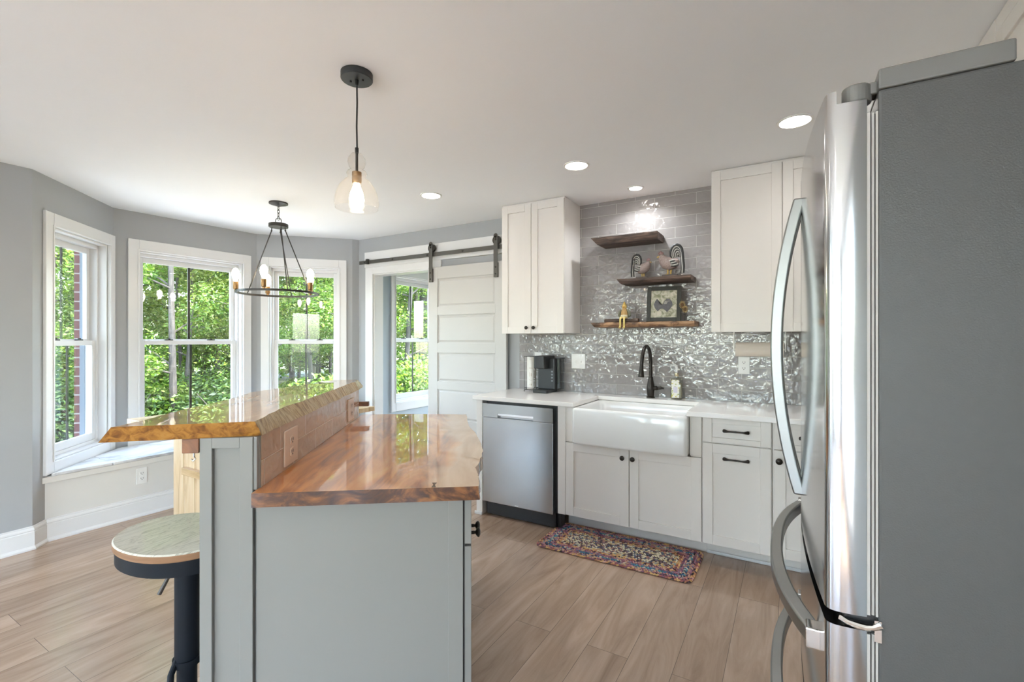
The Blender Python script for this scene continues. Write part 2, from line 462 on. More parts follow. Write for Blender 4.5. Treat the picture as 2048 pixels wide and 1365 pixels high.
class MB:
    def __init__(s, xf=ID):
        s.v, s.f, s.mi, s.xf, s.cur = [], [], [], xf, 0
    def add(s, verts, faces, mi=None):
        o = len(s.v)
        s.v += [s.xf @ Vector(p) for p in verts]
        s.f += [tuple(i + o for i in f) for f in faces]
        s.mi += [s.cur if mi is None else mi] * len(faces)
        return s
    def box(s, x0, x1, y0, y1, z0, z1):
        x0, x1 = sorted((x0, x1)); y0, y1 = sorted((y0, y1)); z0, z1 = sorted((z0, z1))
        return s.add([(x0, y0, z0), (x1, y0, z0), (x1, y1, z0), (x0, y1, z0), (x0, y0, z1), (x1, y0, z1), (x1, y1, z1), (x0, y1, z1)],
                     [(3, 2, 1, 0), (4, 5, 6, 7), (0, 1, 5, 4), (1, 2, 6, 5), (2, 3, 7, 6), (3, 0, 4, 7)])
    def loft(s, loops, cap0=True, cap1=True, close=True):
        n = len(loops[0])
        V = [p for lp in loops for p in lp]
        F = []
        for k in range(len(loops) - 1):
            for i in range(n if close else n - 1):
                j = (i + 1) % n
                F.append((k * n + i, k * n + j, (k + 1) * n + j, (k + 1) * n + i))
        if cap0: F.append(tuple(reversed(range(n))))
        if cap1: F.append(tuple((len(loops) - 1) * n + i for i in range(n)))
        return s.add(V, F)
    def prism(s, poly, z0, z1):
        return s.loft([[(x, y, z0) for x, y in poly], [(x, y, z1) for x, y in poly]])
    def tube(s, pts, r, n=10, caps=True, closed=False, flat=1.0):
        pts = [Vector(p) for p in pts]
        rs = r if isinstance(r, (list, tuple)) else [r] * len(pts)
        loops = []
        up = None
        L = len(pts)
        for i, p in enumerate(pts):
            if closed:
                d = pts[(i + 1) % L] - pts[i - 1]
            else:
                d = pts[min(i + 1, L - 1)] - pts[max(i - 1, 0)]
            d.normalize()
            if up is None:
                a = Vector((0, 0, 1)) if abs(d.z) < 0.9 else Vector((1, 0, 0))
                up = (a - d * a.dot(d)).normalized()
            else:
                up = (up - d * up.dot(d)).normalized()
            sd_ = d.cross(up)
            loops.append([tuple(p + (up * math.cos(2 * PI * k / n) * flat + sd_ * math.sin(2 * PI * k / n)) * rs[i]) for k in range(n)])
        if closed:
            loops.append(loops[0])
            return s.loft(loops, False, False)
        return s.loft(loops, caps, caps)
    def cyl(s, p0, p1, r0, r1=None, n=16):
        return s.tube([p0, p1], [r0, r0 if r1 is None else r1], n)
    def lathe(s, prof, c=(0, 0, 0), n=24, axis='z', sx=1.0, sy=1.0):
        loops = []
        for r, z in prof:
            lp = []
            for k in range(n):
                a = 2 * PI * k / n
                x, y = r * math.cos(a) * sx, r * math.sin(a) * sy
                if axis == 'z': q = (c[0] + x, c[1] + y, c[2] + z)
                elif axis == '-y': q = (c[0] + x, c[1] - z, c[2] + y)
                else: q = (c[0] + z, c[1] + x, c[2] + y)
                lp.append(q)
            loops.append(lp)
        return s.loft(loops)
    def ball(s, c, rx, ry=None, rz=None, n=14, m=9, rot=None):
        ry = ry or rx; rz = rz or rx
        loops = []
        for i in range(m + 1):
            t = PI * i / m
            rr = max(math.sin(t), 0.02)
            lp = []
            for k in range(n):
                q = Vector((rx * rr * math.cos(2 * PI * k / n), ry * rr * math.sin(2 * PI * k / n), -rz * math.cos(t)))
                if rot is not None: q = rot @ q
                lp.append((c[0] + q.x, c[1] + q.y, c[2] + q.z))
            loops.append(lp)
        return s.loft(loops)
    def build(s, name, mats, parent=None, smooth=False, bevel=0.0, frame=None, seg=2, angle=30):
        if not isinstance(mats, (list, tuple)): mats = [mats]
        W = ORG[parent] if parent is not None else ID
        fm = frame if frame is not None else W
        inv = fm.inverted()
        me = bpy.data.meshes.new(name)
        me.from_pydata([tuple(inv @ v) for v in s.v], [], s.f)
        for m in mats: me.materials.append(m)
        for p, i in zip(me.polygons, s.mi): p.material_index = i
        b = bmesh.new(); b.from_mesh(me)
        bmesh.ops.recalc_face_normals(b, faces=b.faces)
        b.to_mesh(me); b.free()
        if smooth:
            for p in me.polygons: p.use_smooth = True
            me.set_sharp_from_angle(angle=R(angle))
        o = bpy.data.objects.new(name, me)
        COL.objects.link(o)
        if parent is not None:
            o.parent = parent
            o.matrix_local = W.inverted() @ fm
            ORG[o] = fm
        else:
            o.matrix_world = fm
            ORG[o] = fm
        if bevel:
            md = o.modifiers.new('bevel', 'BEVEL')
            md.width = bevel; md.segments = seg; md.limit_method = 'ANGLE'; md.angle_limit = R(40)
        return o

def rrect(x0, x1, y0, y1, r, n=5):
    out = []
    for cx, cy, a0 in ((x1 - r, y1 - r, 0), (x0 + r, y1 - r, 90), (x0 + r, y0 + r, 180), (x1 - r, y0 + r, 270)):
        for k in range(n + 1):
            a = R(a0 + 90.0 * k / n)
            out.append((cx + r * math.cos(a), cy + r * math.sin(a)))
    return out

def struct(mb, name, mats, **k):
    o = mb.build(name, mats, **k)
    if o.parent is None: o['kind'] = 'structure'
    return o

def wall_mb(xf, L, z0, z1, th, holes, y0=0.0):
    mb = MB(xf)
    xs = 0.0
    for a, b, c, d in sorted(holes):
        mb.box(xs, a, y0, y0 + th, z0, z1)
        if c > z0: mb.box(a, b, y0, y0 + th, z0, c)
        if d < z1: mb.box(a, b, y0, y0 + th, d, z1)
        xs = b
    mb.box(xs, L, y0, y0 + th, z0, z1)
    return mb

def shaker(mb, x0, x1, z0, z1, yf, th=0.02, rail=0.057, rec=0.009, rail_z=None):
    rz = rail_z or rail
    mb.box(x0, x0 + rail, yf, yf + th, z0, z1)
    mb.box(x1 - rail, x1, yf, yf + th, z0, z1)
    mb.box(x0 + rail, x1 - rail, yf, yf + th, z1 - rz, z1)
    mb.box(x0 + rail, x1 - rail, yf, yf + th, z0, z0 + rz)
    mb.box(x0 + rail, x1 - rail, yf + rec, yf + th, z0 + rz, z1 - rz)
    return mb

def knob(xf, x, y, z, parent, s=1.0):
    mb = MB(xf)
    mb.lathe([(0.006 * s, 0.0), (0.006 * s, 0.010 * s), (0.0045 * s, 0.016 * s), (0.011 * s, 0.020 * s), (0.016 * s, 0.025 * s), (0.0155 * s, 0.029 * s), (0.009 * s, 0.033 * s), (0.001, 0.034 * s)], (x, y, z), 16, '-y')
    return mb.build('knob', M['bronze'], parent, True)

def pull(xf, x0, x1, y, z, parent):
    mb = MB(xf)
    pts = []
    for k in range(13):
        t = k / 12
        pts.append((x0 + (x1 - x0) * t, y - 0.012 - 0.014 * min(1, math.sin(PI * t) * 2.2), z))
    rs = [0.010, 0.0085, 0.006, 0.005, 0.005, 0.005, 0.0055, 0.005, 0.005, 0.005, 0.006, 0.0085, 0.010]
    mb.tube(pts, rs, 10)
    for x in (x0 + 0.004, x1 - 0.004):
        mb.cyl((x, y, z), (x, y - 0.016, z), 0.008, 0.010, 12)
    return mb.build('pull', M['bronze'], parent, True)

H_CEIL = 2.438
# ------------------------------------------------------------------ room shell
P1, P2, P3, P4, P5 = (-4.19, 1.05), (-4.835, 1.695), (-4.765, 2.875), (-4.11, 3.55), (-4.085, 3.62)
YW = 3.62
XR = 0.93
YFRONT = -5.6

struct(MB().box(-5.05, 1.10, -5.8, 3.74, -0.15, 0.0), 'floor', M['floor'])
struct(MB().box(-5.25, 1.10, -5.8, 3.80, H_CEIL, H_CEIL + 0.12), 'ceiling', M['ceil'])

def seg(p, q): return FR(p[0], p[1], q[0] - p[0], q[1] - p[1]), math.hypot(q[0] - p[0], q[1] - p[1])

W1 = (0.170, 0.830, 0.515, 2.11)
W2 = (0.175, 1.040, 0.515, 2.11)
W3 = (0.120, 0.805, 0.515, 2.11)
XL, LL = seg((-4.19, YFRONT), P1)
B1, L1 = seg(P1, P2)
B2, L2 = seg(P2, P3)
B3, L3 = seg(P3, P4)
B4, L4 = seg(P4, P5)
BK, LK = seg(P5, (XR, YW))
XRt, LR = seg((XR, YW), (XR, YFRONT))
LR_ = LR
XF, LF = seg((XR, YFRONT), (-4.19, YFRONT))
def inset(h, e): return (h[0] - e, h[1] + e, h[2] - e, h[3] + e)
LW = [(1.0, 2.4, 0.30, 2.20), (2.9, 4.3, 0.30, 2.20)]  # unseen left-wall windows, put in to bring daylight into the room
RWN = [(LR_ - 4.3, LR_ - 2.9, 0.30, 2.20), (LR_ - 2.4, LR_ - 1.0, 0.30, 2.20)]  # unseen right-wall windows added to let in more daylight
struct(wall_mb(XL, LL, 0, H_CEIL, 0.14, LW), 'wall_left', M['wall'])
struct(wall_mb(B1, L1, 0, H_CEIL, 0.14, [W1]), 'wall_bay_left', M['wall'])
struct(wall_mb(B2, L2, 0, H_CEIL, 0.14, [W2]), 'wall_bay', M['wall'])
struct(wall_mb(B3, L3, 0, H_CEIL, 0.14, [W3]), 'wall_bay_right', M['wall'])
struct(wall_mb(B4, L4, 0, H_CEIL, 0.14, []), 'wall_bay_return', M['wall'])
DX0, DX1, DZ = -3.86, -3.03, 2.05
struct(wall_mb(BK, LK, 0, H_CEIL, 0.12, [(DX0 - P5[0], DX1 - P5[0], 0, DZ)]), 'wall_back', M['wall'])
struct(wall_mb(XRt, LR, 0, H_CEIL, 0.14, RWN), 'wall_right', M['wall'])
FW = [(0.45, 1.75, 0.30, 2.20), (1.95, 3.25, 0.30, 2.20), (3.45, 4.75, 0.30, 2.20)]  # windows inferred from tile reflections, made larger to admit more daylight
struct(wall_mb(XF, LF, 0, H_CEIL, 0.14, FW), 'wall_front', M['wall'])
for nm, xf, L, hole in (('wall_bay_left_brick', B1, L1, W1), ('wall_bay_brick', B2, L2, W2), ('wall_bay_right_brick', B3, L3, W3)):
    mb = MB(xf)
    a, b, c, d = hole
    a -= 0.0; b += 0.0
    y0, y1 = 0.170, 0.225
    mb.box(-0.06, a, y0, y1, -0.6, 2.55); mb.box(b, L + 0.06, y0, y1, -0.6, 2.55)
    mb.box(a, b, y0, y1, -0.6, c); mb.box(a, b, y0, y1, d, 2.55)
    struct(mb, nm, M['brick'])

# backsplash tile on the sink wall
struct(MB().box(-2.052, XR, YW - 0.008, YW, 0.9145, H_CEIL), 'trim_1', M['tile'])

def window(idx, xf, hole, zm=1.325, casing=(0.078, 0.078, 0.092, 0.075), muntins=True):
    a, b, c, d = hole
    ctr = xf @ Vector(((a + b) / 2, 0, c))
    rt = sroot('window_%d' % idx, tuple(ctr))
    cl, cr, ct, cb = casing
    mb = MB(xf)
    mb.box(a - cl, a, -0.02, 0, c - cb, d + ct); mb.box(b, b + cr, -0.02, 0, c - cb, d + ct)
    mb.box(a, b, -0.02, 0, d, d + ct); mb.box(a, b, -0.02, 0, c - cb, c)
    mb.box(a - 0.012, a, -0.026, -0.02, c, d); mb.box(b, b + 0.012, -0.026, -0.02, c, d); mb.box(a - 0.012, b + 0.012, -0.026, -0.02, d, d + 0.012)
    mb.build('casing', M['trim'], rt, bevel=0.003)
    mb = MB(xf)
    t = 0.012
    mb.box(a, a + t, 0, 0.145, c, d); mb.box(b - t, b, 0, 0.145, c, d); mb.box(a + t, b - t, 0, 0.145, d - t, d); mb.box(a + t, b - t, 0, 0.145, c, c + t)
    # vinyl frame steps beside the sashes
    mb.box(a + t, a + 0.03, 0.055, 0.145, c, d); mb.box(b - 0.03, b - t, 0.055, 0.145, c, d); mb.box(a + t, b - t, 0.055, 0.145, d - 0.04, d - t); mb.box(a + t, b - t, 0.055, 0.145, c + t, c + 0.035)
    mb.build('jamb', M['trim'], rt, bevel=0.002)
    if idx < 4:
        mb = MB(xf)
        mb.box(a, a + 0.036, 0.136, 0.169, c, d); mb.box(b - 0.036, b, 0.136, 0.169, c, d); mb.box(a + 0.036, b - 0.036, 0.146, 0.169, d - 0.03, d)  # mould carried inward, its slate colour doubling as shade on the outer jamb
        mb.build('brick_mould', M['brickmould'], rt)
    a += 0.03; b -= 0.03; d -= 0.04; c += 0.035
    mid = (a + b) / 2
    for nm, y0, z0, z1, rb, rtp in (('upper_sash', 0.105, zm - 0.012, d, 0.035, 0.045), ('lower_sash', 0.068, c, zm + 0.012, 0.055, 0.038)):
        y1 = y0 + 0.03
        st = 0.036
        mb = MB(xf)
        mb.box(a, a + st, y0, y1, z0, z1); mb.box(b - st, b, y0, y1, z0, z1)
        mb.box(a + st, b - st, y0, y1, z0, z0 + rb); mb.box(a + st, b - st, y0, y1, z1 - rtp, z1)
        sh = mb.build(nm, M['trim'], rt, bevel=0.003)
        MB(xf).box(a + st - 0.004, b - st + 0.004, y0 + 0.012, y0 + 0.016, z0 + rb - 0.004, z1 - rtp + 0.004).build('glass', M['glass'], sh)
        if muntins:
            MB(xf).box(mid - 0.010, mid + 0.010, y0 + 0.018, y0 + 0.025, z0 + rb, z1 - rtp).build('muntin', M['muntin'], sh)
    mb = MB(xf)
    for q in (0.28, 0.72):
        x = a + (b - a) * q
        mb.box(x - 0.03, x + 0.03, 0.075, 0.10, zm + 0.012, zm + 0.022); mb.cyl((x, 0.085, zm + 0.02), (x, 0.085, zm + 0.03), 0.011)
    mb.build('sash_lock', M['muntin'], rt)
    return rt
window(1, B1, W1)
window(2, B2, W2)
window(3, B3, W3)
for k, h in enumerate(FW):
    window(5 + k, XF, h, casing=(0.08, 0.08, 0.09, 0.08), muntins=True)
for k, h in enumerate(LW): window(9 + k, XL, h, casing=(0.08, 0.08, 0.09, 0.08))
for k, h in enumerate(RWN): window(11 + k, XRt, h, casing=(0.08, 0.08, 0.09, 0.08))

# room beyond the door
SRX = -4.0
struct(MB().box(SRX, -1.4, 3.74, 7.0, -0.15, -0.001), 'floor_sunroom', M['floor'])
struct(MB().box(SRX - 0.2, -1.3, 3.74, 7.2, H_CEIL, H_CEIL + 0.12), 'ceiling_sunroom', M['ceil'])
S4, L5 = seg((SRX, 3.74), (SRX, 7.0))
W4 = (0.34, 1.14, 0.60, 2.10)
W8 = (1.70, 2.70, 0.60, 2.10)
struct(wall_mb(S4, L5, 0, H_CEIL, 0.14, [W4, W8]), 'wall_sunroom_left', M['wall_blue'])
SBK, LSB = seg((SRX, 7.0), (-1.4, 7.0))
W13 = (0.3, 2.3, 0.3, 2.2)  # unseen back window added to brighten the sunroom
struct(wall_mb(SBK, LSB, 0, H_CEIL, 0.14, [W13]), 'wall_sunroom_back', M['wall_blue'])
struct(MB().box(-1.4, -1.26, 3.74, 7.0, 0, H_CEIL), 'wall_sunroom_right', M['wall_blue'])
window(4, S4, W4, zm=1.34, casing=(0.07, 0.07, 0.16, 0.10))
window(13, SBK, W13)
window(8, S4, W8, zm=1.34, casing=(0.07, 0.07, 0.16, 0.10))

# door opening: casing and tall head board
rt = sroot('door_1', (DX0, YW, 0))
mb = MB()
mb.box(-3.965, DX0 + 0.004, YW - 0.02, YW, 0, 2.12); mb.box(DX1 - 0.004, -2.925, YW - 0.02, YW, 0, 2.12)
mb.box(DX0 + 0.004, DX1 - 0.004, YW - 0.02, YW, DZ - 0.004, 2.12)
mb.build('casing', M['trim'], rt, bevel=0.003)
MB().box(-3.97, -2.04, YW - 0.026, YW, 2.12, 2.285).build('head_board', M['trim'], rt, bevel=0.003)
mb = MB()
mb.box(DX0, DX0 + 0.015, YW, YW + 0.125, 0, DZ); mb.box(DX1 - 0.015, DX1, YW, YW + 0.125, 0, DZ); mb.box(DX0 + 0.015, DX1 - 0.015, YW, YW + 0.125, DZ - 0.015, DZ)
mb.build('jamb', M['trim'], rt, bevel=0.002)

# baseboards
def sweep(name, pts, prof, mat):
    """profile (out from wall to the right-hand side of travel, z) along a plan polyline with mitres"""
    n = len(pts)
    loops = []
    for i, p in enumerate(pts):
        p = Vector(p)
        ds = []
        if i > 0: ds.append((p - Vector(pts[i - 1])).normalized())
        if i < n - 1: ds.append((Vector(pts[i + 1]) - p).normalized())
        ns = [Vector((d.y, -d.x)) for d in ds]
        m = sum(ns, Vector((0, 0))).normalized()
        k = 1.0 / max(0.3, m.dot(ns[0]))
        loops.append([(p.x + m.x * o * k, p.y + m.y * o * k, z) for o, z in prof])
    mb = MB(); mb.loft(loops)
    return struct(mb, name, mat, bevel=0.0)
BASE = [(0, 0), (0.026, 0), (0.026, 0.010), (0.018, 0.022), (0.016, 0.024), (0.016, 0.112), (0.013, 0.115), (0.013, 0.120), (0.016, 0.123), (0.014, 0.132), (0.008, 0.139), (0.008, 0.146), (0, 0.148)]
SXF = -4.27
SC0, SC1 = (SXF, 1.13), (SXF, 3.39)
sweep('baseboard_left', [(-4.19, YFRONT), P1, SC0, SC1], BASE, M['trim'])
sweep('baseboard_back', [P5, (-3.966, YW)], BASE, M['trim'])

# ------------------------------------------------------------------ window seat
ws = thing('window_seat', 'built-in white window seat with pale marble top in the bay', 'seat', (-4.5, 2.26, 0))
MB().box(SXF, SXF - 0.02, 1.13, 3.39, 0.0, 0.43).build('front_panel', M['seatpaint'], ws)
mb = MB(); mb.box(SXF - 0.005, SXF + 0.018, 1.112, 3.41, 0.388, 0.428)
mb.build('apron_trim', M['seatpaint'], ws, bevel=0.003)
xo = SXF + 0.022
s_split = 1.49
def bay_at(y):
    if y < P2[1]:
        t = (y - P1[1]) / (P2[1] - P1[1]); return P1[0] + t * (P2[0] - P1[0])
    if y < P3[1]:
        t = (y - P2[1]) / (P3[1] - P2[1]); return P2[0] + t * (P3[0] - P2[0])
    t = (y - P3[1]) / (P4[1] - P3[1]); return P3[0] + t * (P4[0] - P3[0])
e = 0.024
def sb(y): return bay_at(y) + e
pa = [(xo, 1.155), (xo, s_split - 0.002), (sb(s_split) + 0.012, s_split - 0.002)]
pb = [(xo, s_split + 0.002), (xo, 3.365), (sb(2.90) + 0.01, 2.86), (sb(1.72) + 0.02, 1.72), (sb(s_split) + 0.012, s_split + 0.002)]
for poly in (pa, pb):
    mb = MB(); mb.prism(poly, 0.4295, 0.449)
    mb.build('seat_top', M['marble'], ws, bevel=0.004)

def outlet(xf, x, z, parent_label, group=None, mat='white_plastic', switch=False, w_=0.070, h_=0.118, y=0.0, horiz=False, name=None):
    o = thing(name or ('light_switch' if switch else 'wall_outlet'), parent_label, 'light switch' if switch else 'outlet', tuple(xf @ Vector((x, y, z))), group)
    mb = MB(xf); mb.box(x - w_ / 2, x + w_ / 2, y - 0.006, y, z - h_ / 2, z + h_ / 2)
    mb.build('plate', M[mat], o, bevel=0.002)
    if switch:
        for dx in (-0.023, 0.023):
            mb = MB(xf); mb.box(x + dx - 0.005, x + dx + 0.005, y - 0.014, y - 0.006, z - 0.010, z + 0.004)
            mb.build('toggle', M['white_plastic'], o, bevel=0.001)
    else:
        for k in (-1, 1):
            if horiz: cx, cz = x + k * 0.020, z
            else: cx, cz = x, z + k * 0.020
            mb = MB(xf)
            lp = rrect(cx - 0.016, cx + 0.016, cz - 0.014, cz + 0.014, 0.008, 4)
            mb.loft([[(a, y - 0.006, b) for a, b in lp], [(a, y - 0.0085, b) for a, b in lp]])
            r_ = mb.build('receptacle', M[mat], o)
            mb = MB(xf)
            mb.box(cx - 0.008, cx - 0.0055, y - 0.0092, y - 0.008, cz - 0.002, cz + 0.008); mb.box(cx + 0.0055, cx + 0.008, y - 0.0092, y - 0.008, cz - 0.002, cz + 0.008)
            mb.cyl((cx, y - 0.0092, cz - 0.007), (cx, y - 0.008, cz - 0.007), 0.003, n=8)
            mb.build('slot', M['dark'], r_)
    return o
SEATF = FR(SXF, 1.0, 0, 1)
outlet(SEATF, 0.673, 0.304, 'white wall outlet low on the window seat front panel')

# ------------------------------------------------------------------ sliding barn door and track
YD = 3.575
bd = thing('barn_door', 'white five-panel sliding barn door hanging on dark track', 'door', (-2.6, YD, 0.03))
bx0, bx1, bz0, bz1 = -3.045, -2.155, 0.025, 2.045
mb = MB()
st = 0.115
yf, yb_ = YD - 0.018, YD + 0.012
pz = [(0.215, 0.50), (0.585, 0.866), (0.943, 1.218), (1.311, 1.579), (1.66, 1.93)]
mb.box(bx0, bx0 + st, yf, yb_, bz0, bz1); mb.box(bx1 - st, bx1, yf, yb_, bz0, bz1)
zz = [bz0] + [v for p in pz for v in p] + [bz1]
for k in range(0, len(zz), 2):
    mb.box(bx0 + st, bx1 - st, yf, yb_, zz[k], zz[k + 1])
mb.build('door_frame', M['doorpaint'], bd, bevel=0.002)
for z0, z1 in pz:
    mb = MB(); mb.box(bx0 + st, bx1 - st, yf + 0.012, yb_ - 0.004, z0, z1)
    a, b = bx0 + st + 0.012, bx1 - st - 0.012
    mb.loft([[(a, yf + 0.012, z0 + .012), (b, yf + 0.012, z0 + .012), (b, yf + 0.012, z1 - .012), (a, yf + 0.012, z1 - .012)],
             [(a + .015, yf + 0.006, z0 + .027), (b - .015, yf + 0.006, z0 + .027), (b - .015, yf + 0.006, z1 - .027), (a + .015, yf + 0.006, z1 - .027)]])
    mb.build('panel', M['doorpaint'], bd)
ZT0, ZT1 = 2.152, 2.19
YT0, YT1 = 3.558, 3.565
for hx in (-3.0, -2.255):
    mb = MB()
    mb.box(hx - 0.021, hx + 0.021, YT0 - 0.020, YT0 - 0.014, 1.90, 2.27)
    mb.cyl((hx, YT0 - 0.014, 2.27), (hx, YT0 - 0.020, 2.27), 0.021, n=20)
    mb.box(hx - 0.021, hx + 0.021, YT0 - 0.014, yf, 1.90, 2.03)
    hg = mb.build('hanger', M['track'], bd, bevel=0.001)
    mb = MB(); mb.cyl((hx + 0.003, YT0 - 0.013, ZT1 + 0.041), (hx + 0.003, YT1 + 0.003, ZT1 + 0.041), 0.040, n=28)
    mb.build('wheel', M['iron'], hg, smooth=True)
    mb = MB()
    for z in (1.93, 1.99, 2.235):
        mb.cyl((hx, YT0 - 0.020, z), (hx, YT0 - 0.026, z), 0.009, 0.007, 6)
    mb.build('bolt', M['iron'], hg)
tr = thing('barn_door_track', 'dark flat steel barn door track on white head board', 'track', (-3.0, YT0, ZT0))
MB().box(-4.01, -2.06, YT0, YT1, ZT0, ZT1).build('rail', M['track'], tr, bevel=0.0008)
for x in (-3.93, -3.52, -3.06, -2.63, -2.15):
    mb = MB(); mb.cyl((x, YT1, (ZT0 + ZT1) / 2), (x, YW - 0.026, (ZT0 + ZT1) / 2), 0.011, n=14)
    mb.cyl((x, YT0, (ZT0 + ZT1) / 2), (x, YT0 - 0.005, (ZT0 + ZT1) / 2), 0.010, n=6)
    mb.build('standoff_bolt', M['iron'], tr)
mb = MB(); mb.box(-3.895, -3.865, YT0 - 0.018, YT1 + 0.004, ZT0 - 0.004, ZT1 + 0.012)
mb.build('door_stop', M['iron'], tr, bevel=0.002)

# ------------------------------------------------------------------ sink wall cabinets
YB = 3.01
YTOE = 3.20
ZC = 0.884
def base_cab(name, label, x0, x1):
    t = thing(name, label, 'cabinet', ((x0 + x1) / 2, 3.3, 0))
    mb = MB(); mb.box(x0, x1, YB + 0.021, YW - 0.008, 0.125, ZC - 0.001)
    return t, mb

ep = thing('cabinet_end_panel', 'narrow gray end panel closing the counter run left of the dishwasher', 'panel', (-2.06, 3.3, 0))
MB().box(-2.092, -2.037, YB, YW - 0.001, 0.0, ZC - 0.001).build('board', M['cab'], ep, bevel=0.002)
MB().box(-2.104, -2.034, YB - 0.014, YB, 0, 0.024).build('shoe_moulding', M['trim'], ep, bevel=0.006)

# dishwasher
dw = thing('dishwasher', 'stainless steel dishwasher with pocket handle under the white counter', 'dishwasher', (-1.73, 3.3, 0))
x0, x1 = -2.030, -1.436
MB().box(x0 + 0.004, x1 + 0.030, YB + 0.045, YW - 0.02, 0.10, ZC - 0.002).build('tub_housing', M['black'], dw)
yf = YB - 0.008
mb = MB(); mb.box(x0, x1, yf, YB + 0.045, 0.112, 0.755)
mb.build('door', M['steel_dw'], dw, bevel=0.004)
mb = MB()
hx0, hx1, hz0, hz1 = -1.895, -1.592, 0.760, 0.790
mb.box(x0, x1, yf, YB + 0.045, hz1, 0.858); mb.box(x0, hx0, yf, YB + 0.045, 0.757, hz1); mb.box(hx1, x1, yf, YB + 0.045, 0.757, hz1); mb.box(hx0, hx1, yf + 0.022, YB + 0.045, 0.757, hz1)
mb.build('control_panel', M['steel_dw'], dw)
mb = MB(); mb.box(hx0, hx1, yf + 0.002, yf + 0.007, 0.774, 0.790)
mb.build('pocket_handle', M['chrome'], dw, bevel=0.001)
mb = MB(); mb.box(x0 + 0.02, x1 + 0.006, YB + 0.028, YB + 0.05, 0.012, 0.11); mb.box(x1 - 0.002, x1 + 0.034, YB + 0.05, YB + 0.12, 0.0, 0.125)
mb.build('kick_plate', M['black'], dw)
mb = MB(); mb.box(-1.745, -1.715, yf - 0.0008, yf, 0.118, 0.126)
mb.build('badge', M['chrome'], dw)

# sink cabinet
sc, mb = base_cab('sink_cabinet', 'light gray two-door cabinet under the farmhouse sink', -1.402, -0.456)
mb = MB()
mb.box(-1.402, -0.456, YB + 0.021, YW - 0.008, 0.125, 0.625)
mb.box(-1.402, -1.285, YB + 0.021, YW - 0.008, 0.625, ZC - 0.001); mb.box(-0.520, -0.456, YB + 0.021, YW - 0.008, 0.625, ZC - 0.001)
mb.box(-1.402, -0.456, YTOE, YTOE + 0.02, 0.0, 0.125)
mb.build('carcass', M['cab'], sc)
MB().box(-1.402, -1.344, YB, YB + 0.021, 0.128, ZC - 0.001).build('stile', M['cab'], sc, bevel=0.0015)
for a, b in ((-1.341, -1.280), (-0.524, -0.459)):
    mb = MB(); mb.box(a, b, YB + 0.004, YB + 0.021, 0.640, ZC - 0.001); mb.box(a, a + 0.006, YB, YB + 0.004, 0.640, ZC - 0.001); mb.box(a, b, YB, YB + 0.004, 0.640, 0.646)
    mb.build('filler', M['cab'], sc)
for a, b, kx in ((-1.341, -0.899, -0.936), (-0.894, -0.459, -0.869)):
    d_ = shaker(MB(), a, b, 0.131, 0.634, YB, rail=0.058).build('door', M['cab'], sc, bevel=0.0015)
    knob(ID, kx, YB, 0.578, d_)

# pull-out cabinet
pc, mb = base_cab('pull_out_cabinet', 'light gray cabinet with drawer over tall pull-out front right of the sink', -0.455, -0.088)
mb.box(-0.455, -0.088, YTOE, YTOE + 0.02, 0.0, 0.125)
mb.build('carcass', M['cab'], pc)
d_ = shaker(MB(), -0.452, -0.092, 0.737, 0.879, YB, rail=0.052, rail_z=0.030).build('drawer', M['cab'], pc, bevel=0.0015)
pull(ID, -0.336, -0.206, YB + 0.009, 0.810, d_)
d_ = shaker(MB(), -0.452, -0.092, 0.131, 0.730, YB, rail=0.056).build('door', M['cab'], pc, bevel=0.0015)
pull(ID, -0.336, -0.206, YB + 0.009, 0.646, d_)

cc, mb = base_cab('corner_cabinet', 'light gray corner cabinet with knob, mostly behind the refrigerator handle', -0.086, XR - 0.002)
mb.box(-0.086, XR - 0.002, YTOE, YTOE + 0.02, 0.0, 0.125)
mb.build('carcass', M['cab'], cc)
d_ = shaker(MB(), -0.078, 0.30, 0.735, 0.879, YB, rail=0.052, rail_z=0.030).build('drawer', M['cab'], cc, bevel=0.0015)
pull(ID, 0.045, 0.175, YB + 0.009, 0.806, d_)
d_ = shaker(MB(), -0.078, 0.30, 0.131, 0.728, YB, rail=0.056).build('door', M['cab'], cc, bevel=0.0015)
knob(ID, -0.053, YB, 0.672, d_, 1.1)
struct(MB().box(-0.456, XR, YTOE - 0.012, YTOE, 0, 0.02), 'trim_2', M['trim'], bevel=0.005)

# countertop
ct = thing('countertop', 'white quartz counter running under the tile around the farmhouse sink', 'countertop', (-0.8, 3.3, ZC))
YF = 2.972
mb = MB()
poly = [(-2.105, YF), (-1.268, YF), (-1.268, 3.455), (-0.536, 3.455), (-0.536, YF), (XR - 0.002, YF), (XR - 0.002, YW - 0.0085), (-2.105, YW - 0.0085)]
mb.prism(poly, ZC, 0.914)
mb.build('slab', M['quartz'], ct, bevel=0.003)

# farmhouse sink
sk = thing('farmhouse_sink', 'white fireclay apron-front farmhouse sink set into the counter', 'sink', (-0.9, 3.2, 0.63))
sx0, sx1, sy0, sy1 = -1.275, -0.529, 2.952, 3.470
def lp(ins, z, r): return [(x, y, z) for x, y in rrect(sx0 + ins, sx1 - ins, sy0 + ins, sy1 - ins, r, 6)]
mb = MB()
mb.loft([lp(0.012, 0.640, 0.02), lp(0.003, 0.643, 0.025), lp(0.0, 0.655, 0.025), lp(0.0, 0.866, 0.025), lp(0.004, 0.878, 0.025), lp(0.014, 0.883, 0.022), lp(0.024, 0.882, 0.03), lp(0.032, 0.874, 0.04), lp(0.036, 0.85, 0.045), lp(0.045, 0.69, 0.05), lp(0.06, 0.672, 0.05), lp(0.10, 0.668, 0.06)])
mb.build('basin', M['ceramic'], sk, smooth=True, angle=60)
mb = MB(); mb.lathe([(0.045, 0), (0.045, 0.004), (0.02, 0.002), (0.001, 0.001)], (-0.9, 3.22, 0.6685))
